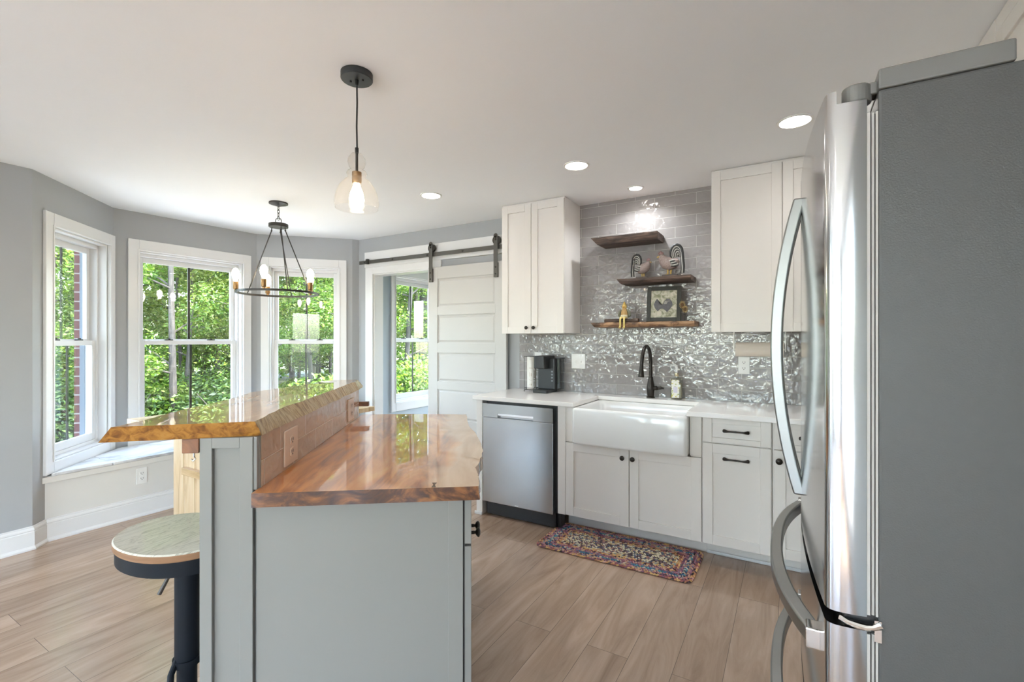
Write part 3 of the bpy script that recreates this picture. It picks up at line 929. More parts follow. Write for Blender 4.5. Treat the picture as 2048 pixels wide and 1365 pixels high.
mb.build('drain', M['chrome'], sk, smooth=True)

# faucet
fc = thing('faucet', 'tall dark bronze gooseneck faucet with side lever behind the sink', 'faucet', (-0.89, 3.535, 0.914))
fx, fy = -0.891, 3.535
mb = MB(); mb.lathe([(0.030, 0), (0.030, 0.006), (0.024, 0.012), (0.026, 0.03), (0.029, 0.06), (0.028, 0.085), (0.021, 0.12), (0.017, 0.145), (0.018, 0.15), (0.015, 0.154)], (fx, fy, 0.914), 24)
mb.build('body', M['bronze'], fc, smooth=True)
mb = MB()
pts = [(fx, fy, 1.066), (fx, fy, 1.13), (fx, fy, 1.19)]
rr_ = 0.100
for k in range(1, 13):
    a = PI * k / 13
    pts.append((fx - 0.010 * k / 13, fy - rr_ + rr_ * math.cos(a), 1.19 + 0.105 * math.sin(a)))
pts += [(fx - 0.012, fy - 2 * rr_ - 0.002, 1.17)]
mb.tube(pts, [0.0135] * 3 + [0.0125] * 13, 14)
mb.build('neck', M['bronze'], fc, smooth=True)
mb = MB(); mb.tube([(fx - 0.012, fy - 0.201, 1.175), (fx - 0.013, fy - 0.204, 1.13), (fx - 0.014, fy - 0.208, 1.085), (fx - 0.014, fy - 0.209, 1.078)], [0.0125, 0.015, 0.022, 0.020], 16)
mb.build('spray_head', M['bronze'], fc, smooth=True)
mb = MB(); mb.tube([(fx + 0.018, fy, 0.985), (fx + 0.045, fy, 0.987), (fx + 0.052, fy, 0.987), (fx + 0.075, fy, 0.990), (fx + 0.088, fy, 0.988), (fx + 0.096, fy, 0.988)], [0.016, 0.017, 0.011, 0.011, 0.006, 0.008], 14)
mb.build('lever', M['bronze'], fc, smooth=True)

# soap dispenser
sp = thing('soap_dispenser', 'square glass soap dispenser with floral label beside the faucet', 'soap dispenser', (-0.705, 3.55, 0.914))
cx, cy = -0.708, 3.55
mb = MB(); mb.loft([[(x, y, z) for x, y in rrect(cx - h, cx + h, cy - h * .75, cy + h * .75, 0.008, 3)] for h, z in ((0.037, 0.9142), (0.039, 0.92), (0.039, 1.055), (0.034, 1.066), (0.014, 1.07), (0.013, 1.08))])
def floral():
    m, n, l, p = new_mat('floral_label')
    v = obj_vec(n, l)
    vo = n.new('ShaderNodeTexVoronoi'); vo.inputs['Scale'].default_value = 120.0
    l.new(v, vo.inputs['Vector'])
    s_ = n.new('ShaderNodeSeparateColor'); l.new(vo.outputs['Color'], s_.inputs[0])
    c = ramp(n, l, s_.outputs[0], [(0.0, (0.80, 0.78, 0.70)), (0.5, (0.78, 0.74, 0.60)), (0.62, (0.62, 0.55, 0.12)), (0.78, (0.40, 0.45, 0.15)), (0.9, (0.75, 0.72, 0.66))], 'CONSTANT')
    l.new(c, p.inputs['Base Color']); setp(p, Roughness=0.35)
    return m
mg = pane_glass('soap_glass', (0.90, 0.90, 0.84), 1.5)
mb.build('bottle', mg, sp, smooth=True)
MB().box(cx - 0.034, cx + 0.034, cy - 0.024, cy + 0.024, 0.922, 1.030).build('liquid_soap', paint('liquid_soap', (0.55, 0.52, 0.40), 0.2, 0.05, Transmission_Weight=0.4), sp, bevel=0.004)
mb = MB(); mb.box(cx - 0.031, cx + 0.022, cy - 0.0305, cy - 0.0295, 0.925, 1.055); mb.build('label', floral(), sp)
mb = MB(); mb.box(cx - 0.018, cx + 0.010, cy - 0.0312, cy - 0.0305, 0.962, 1.005); mb.build('label_patch', paint('label_lilac', (0.62, 0.58, 0.66), 0.4), sp)
mb = MB(); mb.lathe([(0.014, 1.078), (0.015, 1.080), (0.015, 1.100), (0.010, 1.104), (0.005, 1.105)], (cx, cy, 0), 18); mb.build('collar', metal('soap_brass', (0.72, 0.62, 0.42), 0.25), sp, smooth=True)
mb = MB(); mb.tube([(cx, cy, 1.10), (cx, cy, 1.135), (cx - 0.006, cy - 0.004, 1.155)], [0.005, 0.008, 0.010], 10); mb.tube([(cx, cy, 1.15), (cx - 0.02, cy - 0.02, 1.170), (cx - 0.028, cy - 0.026, 1.185)], [0.009, 0.006, 0.003], 8)
mb.build('pump', M['white_plastic'], sp, smooth=True)

# coffee maker
cm = thing('coffee_maker', 'black single-serve coffee maker on the counter under the left wall cabinet', 'coffee maker', (-1.70, 3.45, 0.914))
mb = MB(); mb.prism(rrect(-1.800, -1.668, 3.375, 3.585, 0.02), 0.9142, 0.940); mb.build('base', M['charcoal'], cm, bevel=0.003)
mb = MB(); mb.prism(rrect(-1.795, -1.640, 3.465, 3.59, 0.012), 0.9402, 1.190); mb.build('body', M['charcoal'], cm, bevel=0.004)
mb = MB(); mb.prism(rrect(-1.792, -1.690, 3.380, 3.58, 0.02), 1.110, 1.213); mb.build('brew_head', M['black'], cm, bevel=0.006)
mb = MB(); mb.prism(rrect(-1.660, -1.606, 3.49, 3.595, 0.008), 1.186, 1.196); mb.build('tank_lid', M['black'], cm)
mb = MB(); mb.box(-1.638, -1.612, 3.495, 3.59, 0.935, 1.186); mb.build('water_tank', pane_glass('tank_glass', (0.72, 0.74, 0.76), 1.4), cm, bevel=0.004)
for z in (1.085, 1.060, 1.035, 1.010):
    mb = MB(); mb.cyl((-1.664, 3.465, z), (-1.664, 3.462, z), 0.0075, n=14)
    mb.build('button', paint('gray_button', (0.20, 0.22, 0.23), 0.35), cm)

# wire rack and canister
wr = thing('wire_rack', 'black wire rack with silver beads between canister and coffee maker', 'rack', (-1.86, 3.50, 0.914))
mb = MB()
rx0, rx1, ry0, ry1 = -1.905, -1.815, 3.435, 3.530
mb.tube([(rx0, ry0, 0.930), (rx1, ry0, 0.930), (rx1, ry1, 0.930), (rx0, ry1, 0.930)], 0.0022, 6, closed=True)
mb.tube([(rx0, ry0, 0.944), (rx1, ry0, 0.944), (rx1, ry1, 0.944), (rx0, ry1, 0.944)], 0.0022, 6, closed=True)
for k in range(5):
    x = rx0 + (rx1 - rx0) * k / 4
    mb.cyl((x, ry0, 0.930), (x, ry1, 0.930), 0.0016, n=6)
for x, y in ((rx0, ry0), (rx1, ry0), (rx0, ry1), (rx1, ry1)):
    mb.cyl((x, y, 0.9165), (x, y, 1.205 if x == rx0 else 1.10), 0.0022, n=6)
    mb.ball((x, y, 0.9185), 0.0045, n=8, m=5)
mb.tube([(rx0, ry0, 1.205), (rx1, ry0, 1.205), (rx1, ry1, 1.205), (rx0, ry1, 1.205)], 0.0020, 6, closed=True)
mb.build('wire_frame', M['wire'], wr, smooth=True)
for z in (1.095, 1.075, 1.025, 1.005, 0.955):
    mb = MB(); mb.ball((rx1 + 0.006, ry0 - 0.004, z), 0.005, n=8, m=6)
    mb.build('bead', M['chrome'], wr, smooth=True)
cn = thing('canister', 'tall white printed canister standing in a black wire rack', 'canister', (-1.862, 3.483, 0.932))
mb = MB(); mb.lathe([(0.036, 0.9325), (0.038, 0.935), (0.038, 1.198), (0.036, 1.203), (0.001, 1.203)], (-1.862, 3.483, 0), 28); mb.build('body', paint('cream_canister', (0.80, 0.77, 0.72), 0.4, 0.02), cn, smooth=True)
m_pr = paint('faded_print', (0.55, 0.47, 0.40), 0.5)
def arc_patch(a0, a1, z0, z1, r=0.0384):
    L_ = [[], []]
    for k in range(5):
        a = R(a0 + (a1 - a0) * k / 4)
        L_[0].append((-1.862 + r * math.cos(a), 3.483 + r * math.sin(a), z0)); L_[1].append((-1.862 + r * math.cos(a), 3.483 + r * math.sin(a), z1))
    mb.loft(L_, False, False, close=False)
for a0, a1, z0, z1 in ((268, 300, 1.175, 1.178), (262, 310, 1.111, 1.1135), (262, 310, 1.104, 1.106), (270, 274, 1.035, 1.075), (278, 281, 1.045, 1.07), (290, 299, 1.040, 1.066), (266, 276, 1.01, 1.013), (282, 300, 1.005, 1.008), (288, 300, 0.965, 0.980), (266, 280, 0.972, 0.975)):
    mb = MB(); arc_patch(a0, a1, z0, z1)
    mb.build('print', m_pr, cn)

# wall plates on the tile
TY = YW - 0.0085
outlet(FR(0, TY), -1.495, 1.167, 'white double light switch on the gray tile right of the coffee maker', switch=True, w_=0.120, h_=0.120)
outlet(FR(0, TY), -0.275, 1.166, 'white outlet on gray tile under the paper towel roll')
outlet(FR(0, TY), -1.865 + 0.0, 1.178, 'white outlet on the tile, peeking out above the coffee maker')

# wall cabinets
YU = 3.29
def wall_cab(name, label, x0, x1, doors, z0=1.392, z1=2.424, knobs=()):
    t = thing(name, label, 'cabinet', ((x0 + x1) / 2, 3.45, z0))
    mb = MB(); mb.box(x0, x1, YU + 0.021, YW - 0.0085, z0 + 0.004, z1)
    mb.build('carcass', M['cab'], t, bevel=0.001)
    mb = MB(); mb.box(x0, x1, YU + 0.012, YW - 0.0085, z1, H_CEIL - 0.002)
    mb.build('top_trim', M['cab'], t)
    for (a, b), kx in zip(doors, knobs):
        d_ = shaker(MB(), a, b, z0, z1 - 0.003, YU, rail=0.055).build('door', M['cab'], t, bevel=0.0015)
        if kx is not None: knob(ID, kx, YU, 1.438, d_, 0.9)
    return t
wl_ = wall_cab('wall_cabinet', 'tall two-door gray wall cabinet above the coffee maker', -2.035, -1.482, [(-2.034, -1.766), (-1.762, -1.483)], knobs=(-1.797, -1.732))
wall_cab('wall_cabinet', 'tall gray wall cabinet right of the floating shelves', -0.442, XR - 0.003, [(-0.441, -0.044), (-0.040, 0.36), (0.364, 0.90)], knobs=(-0.072, None, None))

# paper towel holder
pt = thing('paper_towel_holder', 'paper towel roll on a holder mounted under the right wall cabinet', 'paper towel', (-0.18, 3.45, 1.28))
mb = MB(); mb.cyl((-0.312, 3.45, 1.280), (-0.036, 3.45, 1.280), 0.046, n=32); mb.build('roll', paint('towel_paper', (0.74, 0.66, 0.58), 0.85, 0.02, bs=0.2, bscale=150), pt, smooth=True)
mb = MB()
for x in (-0.326, -0.030): mb.box(x, x + 0.007, 3.435, 3.465, 1.265, 1.3955)
mb.cyl((-0.325, 3.45, 1.28), (-0.024, 3.45, 1.28), 0.006, n=10)
mb.build('bracket', M['white_plastic'], pt)

# ------------------------------------------------------------------ floating shelves and what stands on them
def live_shelf(name, label, x0, x1, z0, z1, mat, seed, y0=3.415, tl=0.05, tr_=0.02):
    t = thing(name, label, 'shelf', ((x0 + x1) / 2, YW - 0.1, z0), 'live-edge floating shelves on the tile')
    rnd = random.Random(seed)
    n = 22
    top, bot = [], []
    for k in range(n + 1):
        q = k / n
        x = x0 + (x1 - x0) * q
        top.append((x, y0 + 0.006 * noise.noise((q * 6, seed, 0)), z1 + 0.002 * noise.noise((q * 7, seed, 3))))
        xb = x0 + tl + (x1 + tr_ * 0.0 - x0 - tl) * q
        bot.append((xb, y0 + 0.012 + 0.010 * noise.noise((q * 6, seed, 7)), z0 + 0.003 * noise.noise((q * 5, seed, 9))))
    yb = YW - 0.0085
    tb = [(x, yb, z1) for x, _, _ in top]
    bb = [(x, yb, z0) for x, _, _ in bot]
    mb = MB()
    mb.loft([tb, top, [((a[0] + b[0]) / 2, min(a[1], b[1]) - 0.004 * abs(noise.noise((i * .8, seed, 1))), (a[2] + b[2]) / 2) for i, (a, b) in enumerate(zip(top, bot))], bot, bb, tb], False, False, close=False)
    m_ = len(top)
    V0 = [tb[0], top[0], ((top[0][0] + bot[0][0]) / 2, top[0][1], (top[0][2] + bot[0][2]) / 2), bot[0], bb[0]]
    V1 = [tb[-1], top[-1], ((top[-1][0] + bot[-1][0]) / 2, top[-1][1], (top[-1][2] + bot[-1][2]) / 2), bot[-1], bb[-1]]
    mb.add(V0, [(0, 1, 2, 3, 4)]); mb.add(V1, [(4, 3, 2, 1, 0)])
    o = mb.build('board', M[mat], t, smooth=True)
    return t
live_shelf('floating_shelf', 'topmost dark live-edge shelf, with nothing on it', -1.314, -0.815, 2.064, 2.118, 'shelfwood', 1)
live_shelf('floating_shelf', 'middle dark live-edge shelf holding two rooster figurines', -1.113, -0.588, 1.756, 1.792, 'shelfwood', 2, tl=0.03)
live_shelf('floating_shelf', 'lowest brown live-edge shelf holding the framed rooster picture', -1.314, -0.566, 1.437, 1.473, 'shelfwood2', 3, tl=0.025)

M['roost_white'] = paint('chalk_white', (0.55, 0.54, 0.50), 0.6, 0.15, 60)
M['roost_black'] = paint('chalk_black', (0.03, 0.03, 0.03), 0.55, 0.2, 60)
M['roost_pink'] = paint('dusty_pink_feathers', (0.36, 0.285, 0.265), 0.6, 0.55, 110)
M['roost_leg'] = paint('yellow_leg', (0.62, 0.42, 0.12), 0.5, 0.15, 60)
M['roost_base'] = paint('dark_base', (0.10, 0.08, 0.075), 0.6, 0.2, 40)
M['comb'] = paint('dusty_red_comb', (0.33, 0.19, 0.19), 0.6, 0.2, 60)

def rooster(label, cx, y, z, s, face, head_down=False):
    """face = +1 looks to +x, -1 to -x; s = overall height"""
    t = thing('rooster_figurine', label, 'figurine', (cx, y, z), 'rooster figurines on the middle shelf')
    X = lambda a: cx + face * a * s
    Z = lambda b: z + b * s
    mb = MB(); mb.prism(rrect(cx - 0.24 * s, cx + 0.24 * s, y - 0.028, y + 0.028, 0.006), z, z + 0.075 * s)
    mb.build('base', M['roost_base'], t, bevel=0.002)
    if head_down:
        pts = [(-0.20, .46), (-0.12, .40), (0.0, .40), (0.12, .46), (0.20, .56), (0.24, .64), (0.25, .70)]
        rs = [0.07, 0.15, 0.19, 0.18, 0.13, 0.095, 0.05]
    else:
        pts = [(-0.26, .52), (-0.14, .44), (0.0, .42), (0.13, .47), (0.21, .57), (0.26, .66), (0.29, .71)]
        rs = [0.06, 0.15, 0.19, 0.18, 0.135, 0.10, 0.055]
    mb = MB(); mb.tube([(X(a), y, Z(b)) for a, b in pts], [r * 1.15 * s for r in rs], 14, flat=1.0)
    body = mb.build('body', M['roost_pink'], t, smooth=True)
    hx, hz = pts[-1]
    mb = MB(); mb.tube([(X(hx + 0.03), y, Z(hz - 0.02)), (X(hx + 0.12), y, Z(hz - 0.055))], [0.03 * s, 0.004], 8)
    mb.build('beak', M['roost_leg'], t, smooth=True)
    mb = MB()
    for k, (a, b, r) in enumerate(((-0.05, .06, .04), (0.0, .085, .045), (.05, .06, .035))): mb.ball((X(hx + a), y, Z(hz + b)), r * s, 0.02 * s, r * 1.3 * s, 8, 6)
    mb.ball((X(hx + 0.05), y, Z(hz - .11)), .03 * s, .02 * s, .05 * s, 8, 6)
    mb.build('comb', M['comb'], t, smooth=True)
    mb = MB()
    for q in (-1, 1): mb.ball((X(hx + 0.03), y + q * 0.05 * s, Z(hz + 0.005)), 0.012 * s, n=8, m=5)
    mb.build('eye', M['roost_black'], t)
    # wing: overlapping striped lobes on the front side
    mb = MB()
    for k in range(6):
        mb.cur = k % 2
        a0, b0 = 0.08 - 0.03 * k, .50 - 0.035 * k
        mb.tube([(X(a0), y - 0.15 * s - 0.001 * k, Z(b0)), (X(a0 - .12), y - 0.185 * s, Z(b0 - .015)), (X(a0 - .24), y - 0.16 * s, Z(b0 + .02))], [0.022 * s, 0.030 * s, 0.010 * s], 8)
    mb.build('wing', [M['roost_white'], M['roost_black']], t, smooth=True)
    mb = MB()
    for k in range(9):
        mb.cur = k % 2
        rr = 0.27 * (1 - k / 9.6)
        c0 = (-0.21 - 0.006 * k, .72 - 0.01 * k)
        pts_ = []
        for i in range(9):
            a = R(-40 + 27 * i + 3 * k)
            pts_.append((X(c0[0] + rr * 0.66 * math.cos(a)), y + (k - 4) * 0.004 - 0.0015 * k, Z(c0[1] + rr * math.sin(a))))
        if k < 3: pts_.append((X(-0.43 + .03 * k), y + (k - 4) * 0.004, Z(.30 - .05 * k))); pts_.append((X(-0.42 + .035 * k), y + (k - 4) * .004, Z(.10)))
        n_ = len(pts_)
        mb.tube(pts_, [(0.030 + 0.026 * math.sin(PI * i / (n_ - 1))) * s for i in range(n_)], 7)
    mb.build('tail', [M['roost_black'], M['roost_white']], t, smooth=True)
    for q in (-0.035, 0.05):
        mb = MB(); mb.tube([(X(q), y - q * 0.3 * s, Z(.30)), (X(q + .015), y - q * .3 * s, Z(.18)), (X(q + .02), y - q * .3 * s, Z(.078))], [0.05 * s, 0.026 * s, 0.022 * s], 8)
        for d in (-0.05, 0, 0.05): mb.tube([(X(q + .02), y - q * .3 * s, Z(.088)), (X(q + .09), y + d * s - q * .3 * s, Z(.080))], [0.018 * s, 0.008 * s], 6)
        mb.build('leg', M['roost_leg'], t, smooth=True)
    return t
rooster('larger rooster figurine with tall striped tail, facing left', -0.742, 3.49, 1.7925, 0.225, -1)
rooster('smaller rooster figurine with head turned to the right, on the middle shelf', -0.940, 3.49, 1.7925, 0.178, 1, True)

# framed picture leaning on the lowest shelf
fp = thing('framed_picture', 'black framed rooster picture leaning on the lowest shelf', 'picture', (-0.785, 3.47, 1.474))
LEAN = Matrix.Translation((-0.785, 3.468, 1.4745)) @ Matrix.Rotation(R(-7), 4, 'X') @ Matrix.Rotation(R(4), 4, 'Z')
mb = MB(LEAN)
fw, fh, fb = 0.118, 0.254, 0.028
mb.box(-fw, -fw + fb, -0.009, 0.009, 0, fh); mb.box(fw - fb, fw, -0.009, 0.009, 0, fh); mb.box(-fw + fb, fw - fb, -0.009, 0.009, fh - fb, fh); mb.box(-fw + fb, fw - fb, -0.009, 0.009, 0, fb)
mb.build('frame', paint('dark_frame', (0.028, 0.030, 0.024), 0.4, 0.1), fp, bevel=0.002)
def artbg():
    m, n, l, p = new_mat('picture_background')
    v = obj_vec(n, l)
    t1 = tex_noise(n, l, 28.0, 5.0, v, 0.6, 1.0)
    l.new(ramp(n, l, t1.outputs[0], [(0.35, (0.22, 0.23, 0.15)), (0.47, (0.42, 0.41, 0.30)), (0.6, (0.60, 0.57, 0.47)), (0.75, (0.48, 0.40, 0.32))]), p.inputs['Base Color'])
    setp(p, Roughness=0.25, Coat_Weight=0.3)
    return m
MB(LEAN).box(-fw + fb - 0.002, fw - fb + 0.002, 0.0, 0.006, fb - 0.002, fh - fb + 0.002).build('print', artbg(), fp)
sil = [(-0.062, .10), (-0.070, .125), (-0.060, .148), (-0.048, .168), (-0.040, .150), (-0.036, .132), (-0.015, .124), (-0.004, .126), (0.004, .150), (0.020, .166), (0.042, .163), (0.058, .140), (0.062, .118), (0.050, .098), (0.036, .080), (0.024, .066), (0.012, .080), (-0.006, .094), (-0.022, .092), (-0.040, .074), (-0.052, .084)]
def fan(mb, poly, y):
    n_ = len(poly); cxm = sum(p[0] for p in poly) / n_; czm = sum(p[1] for p in poly) / n_
    mb.add([(cxm, y, czm)] + [(a, y, b) for a, b in poly], [(0, 1 + i, 1 + (i + 1) % n_) for i in range(n_)])
mb = MB(LEAN); fan(mb, sil, -0.0006)
mb.build('painted_rooster', paint('painted_slate', (0.10, 0.10, 0.11), 0.4, 0.4, 80), fp)
mb = MB(LEAN)
for k in range(4):
    a = [(0.012 + 0.007 * k + 0.010 * math.cos(q) * (1 + .2 * k), .125 + 0.026 * math.sin(q)) for q in [R(60 + 20 * i) for i in range(7)]]
    b = [(x + 0.0028, z) for x, z in reversed(a)]
    fan(mb, a + b, -0.0009)
mb.build('painted_feathers', paint('painted_cream', (0.42, 0.40, 0.36), 0.4, 0.2, 80), fp)

# twig board and seated bird
bk = tag(MB().box(-1.215, -0.955, 3.43, 3.47, 1.4745, 1.499).build('wood_stick', M['shelfwood'], bevel=0.006), 'dark rough wooden stick lying on the lowest shelf under the bird', 'stick')
bf = thing('bird_figurine', 'yellow bird figurine sitting with legs dangling over the lowest shelf', 'figurine', (-1.062, 3.45, 1.4995))
bx, by, bz = -1.062, 3.448, 1.4995
m_y = paint('figurine_tan', (0.52, 0.33, 0.13), 0.6, 0.2, 80); m_w = paint('figurine_cream', (0.62, 0.56, 0.40), 0.6, 0.2, 80); m_g = paint('figurine_wing', (0.16, 0.16, 0.11), 0.6, 0.3, 80)
mb = MB(); mb.lathe([(0.008, 0), (0.024, 0.006), (0.027, 0.024), (0.024, 0.050), (0.017, 0.072), (0.013, 0.080)], (bx, by, bz), 18); mb.build('body', [m_y], bf, smooth=True)
mb = MB(); mb.lathe([(0.010, 0), (0.028, 0.005), (0.0285, 0.022), (0.022, 0.032)], (bx, by - 0.002, bz), 18); mb.build('belly', m_w, bf, smooth=True)
mb = MB(); mb.lathe([(0.012, 0.074), (0.0175, 0.084), (0.016, 0.098), (0.010, 0.110), (0.006, 0.120), (0.001, 0.127)], (bx, by, bz), 16); mb.build('head', paint('figurine_yellow', (0.66, 0.46, 0.14), 0.6, 0.1, 80), bf, smooth=True)
mb = MB(); mb.tube([(bx, by - 0.012, bz + 0.088), (bx + 0.002, by - 0.034, bz + 0.083)], [0.007, 0.002], 8); mb.build('beak', paint('figurine_orange', (0.65, 0.30, 0.08), 0.5), bf, smooth=True)
for q in (-1, 1):
    mb = MB(); mb.tube([(bx + q * 0.022, by, bz + 0.066), (bx + q * 0.036, by, bz + 0.045), (bx + q * 0.038, by - .002, bz + 0.022), (bx + q * 0.030, by - .004, bz + 0.008)], [0.008, 0.012, 0.011, 0.004], 10); mb.build('wing', m_g, bf, smooth=True)
    mb = MB(); mb.tube([(bx + q * 0.013, by - 0.015, bz + 0.008), (bx + q * 0.014, by - 0.048, bz + 0.004), (bx + q * 0.014, by - 0.056, bz - 0.010), (bx + q * 0.015, by - 0.056, bz - 0.058), (bx + q * 0.015, by - 0.068, bz - 0.068)], [0.009, 0.008, 0.007, 0.006, 0.009], 10); mb.build('leg', paint('figurine_leg', (0.70, 0.55, 0.20), 0.6, 0.1, 80), bf, smooth=True)

# sunflower ornament
sf = thing('sunflower_ornament', 'two small wire-stemmed sunflowers standing right of the framed picture', 'ornament', (-0.635, 3.45, 1.473))
mb = MB(); mb.prism(rrect(-0.668, -0.610, 3.43, 3.48, 0.01), 1.4732, 1.478)
mb.tube([(-0.655, 3.455, 1.478), (-0.658, 3.455, 1.53), (-0.652, 3.452, 1.585)], 0.0018, 6); mb.tube([(-0.635, 3.45, 1.478), (-0.632, 3.45, 1.52), (-0.637, 3.447, 1.552)], 0.0018, 6)
for a, b in ((-0.628, 1.505), (-0.648, 1.515)): mb.tube([(a, 3.45, b), (a + 0.012, 3.448, b + 0.006), (a + .018, 3.449, b - 0.002)], [0.001, 0.006, 0.001], 6, flat=0.4)
mb.build('stem', M['wire'], sf)
for a, b, r in ((-0.650, 1.588, 0.025), (-0.632, 1.556, 0.023)):
    mb = MB()
    for k in range(14):
        q = 2 * PI * k / 14
        p0 = Vector((a + 0.35 * r * math.cos(q), 3.448, b + 0.5 * r * math.sin(q))); p1 = Vector((a + 0.75 * r * math.cos(q), 3.444, b + 0.95 * r * math.sin(q))); p2 = Vector((a + 0.9 * r * math.cos(q), 3.446, b + 1.2 * r * math.sin(q)))
        mb.tube([p0, p1, p2], [0.002, 0.0036, 0.0006], 6, flat=0.5)
    bl = mb.build('blossom', paint('petal_gold', (0.66, 0.47, 0.18), 0.5, 0.2, 90), sf)
    mb = MB(); mb.ball((a, 3.444, b), 0.45 * r, 0.004, 0.55 * r, 12, 6); mb.build('seed_head', paint('seed_brown', (0.12, 0.06, 0.02), 0.7), bl, smooth=True)

# ------------------------------------------------------------------ braided rug
rg = thing('braided_rug', 'multicoloured braided rectangular rug in front of the sink cabinet', 'rug', (-0.95, 2.94, 0))
rx0, rx1, ry0, ry1 = -1.440, -0.462, 2.722, 3.172
mb = MB()
rnd = random.Random(5)
bw = 0.0245
nl = 9
for li in range(nl):
    ins = bw * (li + 0.5)
    r = max(0.004, 0.045 - ins * 0.35)
    path = [Vector((x, y, 0)) for x, y in rrect(rx0 + ins, rx1 - ins, ry0 + ins, ry1 - ins, r, 5)]
    path.append(path[0])
    # resample
    seglen = 0.0165
    acc = [0.0]
    for a, b in zip(path, path[1:]): acc.append(acc[-1] + (b - a).length)
    tot = acc[-1]; ns = max(8, int(tot / seglen)); i = 0
    mb.cur = (0, 1, 2, 1, 0, 3, 4, 4, 4)[li]
    for k in range(ns):
        for side in (-1, 1):
            sdist = tot * (k + (0.25 if side < 0 else 0.75)) / ns
            while i < len(acc) - 2 and acc[i + 1] < sdist: i += 1
            if acc[i] > sdist: i = 0
            while acc[i + 1] < sdist: i += 1
            q = (sdist - acc[i]) / max(1e-6, acc[i + 1] - acc[i])
            p = path[i].lerp(path[i + 1], q)
            d = (path[i + 1] - path[i]).normalized()
            nrm = Vector((-d.y, d.x, 0))
            c_ = p + nrm * side * bw * 0.24
            u = (d * 0.80 - nrm * side * 0.60).normalized()
            vv = Vector((-u.y, u.x, 0))
            L_, W_, Hh = 0.0135, 0.0062, 0.0065
            z0 = 0.0055 + rnd.uniform(-0.0008, 0.0008)
            mb.add([c_ + u * L_ + Vector((0, 0, z0)), c_ + vv * W_ + Vector((0, 0, z0)), c_ - u * L_ + Vector((0, 0, z0)), c_ - vv * W_ + Vector((0, 0, z0)), c_ + u * .35 * L_ + Vector((0, 0, z0 + Hh)), c_ - u * .35 * L_ + Vector((0, 0, z0 + Hh)), c_ + Vector((0, 0, 0.001))],
                   [(0, 1, 4), (1, 2, 5, 4), (3, 5, 2), (3, 0, 4, 5), (1, 0, 6), (2, 1, 6), (3, 2, 6), (0, 3, 6)])
RA = [(0.0, (0.618, 0.307, 0.159)), (0.22, (0.415, 0.145, 0.145)), (0.40, (0.793, 0.523, 0.226)), (0.60, (0.280, 0.132, 0.186)), (0.74, (0.712, 0.415, 0.334)), (0.90, (0.077, 0.064, 0.071))]
RB = [(0.0, (0.469, 0.213, 0.280)), (0.25, (0.658, 0.334, 0.280)), (0.45, (0.280, 0.132, 0.213)), (0.62, (0.685, 0.469, 0.307)), (0.80, (0.105, 0.077, 0.105)), (0.90, (0.334, 0.307, 0.361))]
RC = [(0.0, (0.091, 0.226, 0.361)), (0.28, (0.145, 0.375, 0.442)), (0.46, (0.753, 0.685, 0.577)), (0.62, (0.618, 0.388, 0.253)), (0.76, (0.077, 0.105, 0.186)), (0.90, (0.415, 0.186, 0.240))]
RD = [(0.0, (0.793, 0.550, 0.253)), (0.28, (0.712, 0.375, 0.226)), (0.50, (0.800, 0.739, 0.550)), (0.70, (0.172, 0.105, 0.118)), (0.86, (0.280, 0.334, 0.334))]
RE = [(0.0, (0.800, 0.726, 0.550)), (0.32, (0.145, 0.105, 0.118)), (0.52, (0.334, 0.213, 0.226)), (0.68, (0.685, 0.550, 0.307)), (0.80, (0.132, 0.159, 0.240)), (0.92, (0.550, 0.307, 0.240))]
mb.build('braid', [island_mat('braid_%d' % i, r_, 0.9, interp='CONSTANT') for i, r_ in enumerate((RA, RB, RC, RD, RE))], rg, smooth=True, angle=80)
mb = MB(); mb.prism(rrect(rx0 + 0.006, rx1 - 0.006, ry0 + 0.006, ry1 - 0.006, 0.04), 0.0005, 0.0055)
mb.build('backing', paint('rug_backing', (0.05, 0.04, 0.045), 0.95), rg)

# ------------------------------------------------------------------ refrigerator
YN = 0.920
YFAR = 1.832
fr = thing('refrigerator', 'stainless french-door refrigerator with dark gray side and bowed handles', 'refrigerator', (0.5, 1.376, 0))
mb = MB(); mb.box(0.118, 0.86, YN + 0.004, YFAR, 0.03, 1.733); mb.box(0.16, 0.84, YN + 0.03, YFAR - 0.03, 0.0, 0.03)
mb.build('body', M['fridge_side'], fr, bevel=0.004)
def bow(y): return 0.050 - 0.027 * (1 - ((y - 1.376) / 0.456) ** 2)
def door_poly(y0, y1, xb=0.104, rn=0.016):
    pts = [(xb, y1), (xb, y0 + 0.005)]
    for k in range(1, 7):      # the side of the door bulges slightly
        t = k / 7
        pts.append((xb - (xb - 0.066) * t, y0 + 0.005 * (1 - t) ** 2))
    n_ = 26
    # rounded near corner
    xs = bow(y0 + rn) + 0.0
    for k in range(6):
        a = R(270 - 90 * k / 5)
        pts.append((xs + rn + rn * math.cos(a), y0 + rn + rn * math.sin(a)))
    for k in range(1, n_):
        y = y0 + rn + (y1 - y0 - 2 * rn) * k / n_
        pts.append((bow(y), y))
    xe = bow(y1 - rn)
    for k in range(6):
        a = R(180 - 90 * k / 5)
        pts.append((xe + rn + rn * math.cos(a), y1 - rn + rn * math.sin(a)))
    return pts
def door_mb(y0, y1, z0, z1):
    mb = MB(); mb.prism(door_poly(y0, y1), z0, z1); return mb
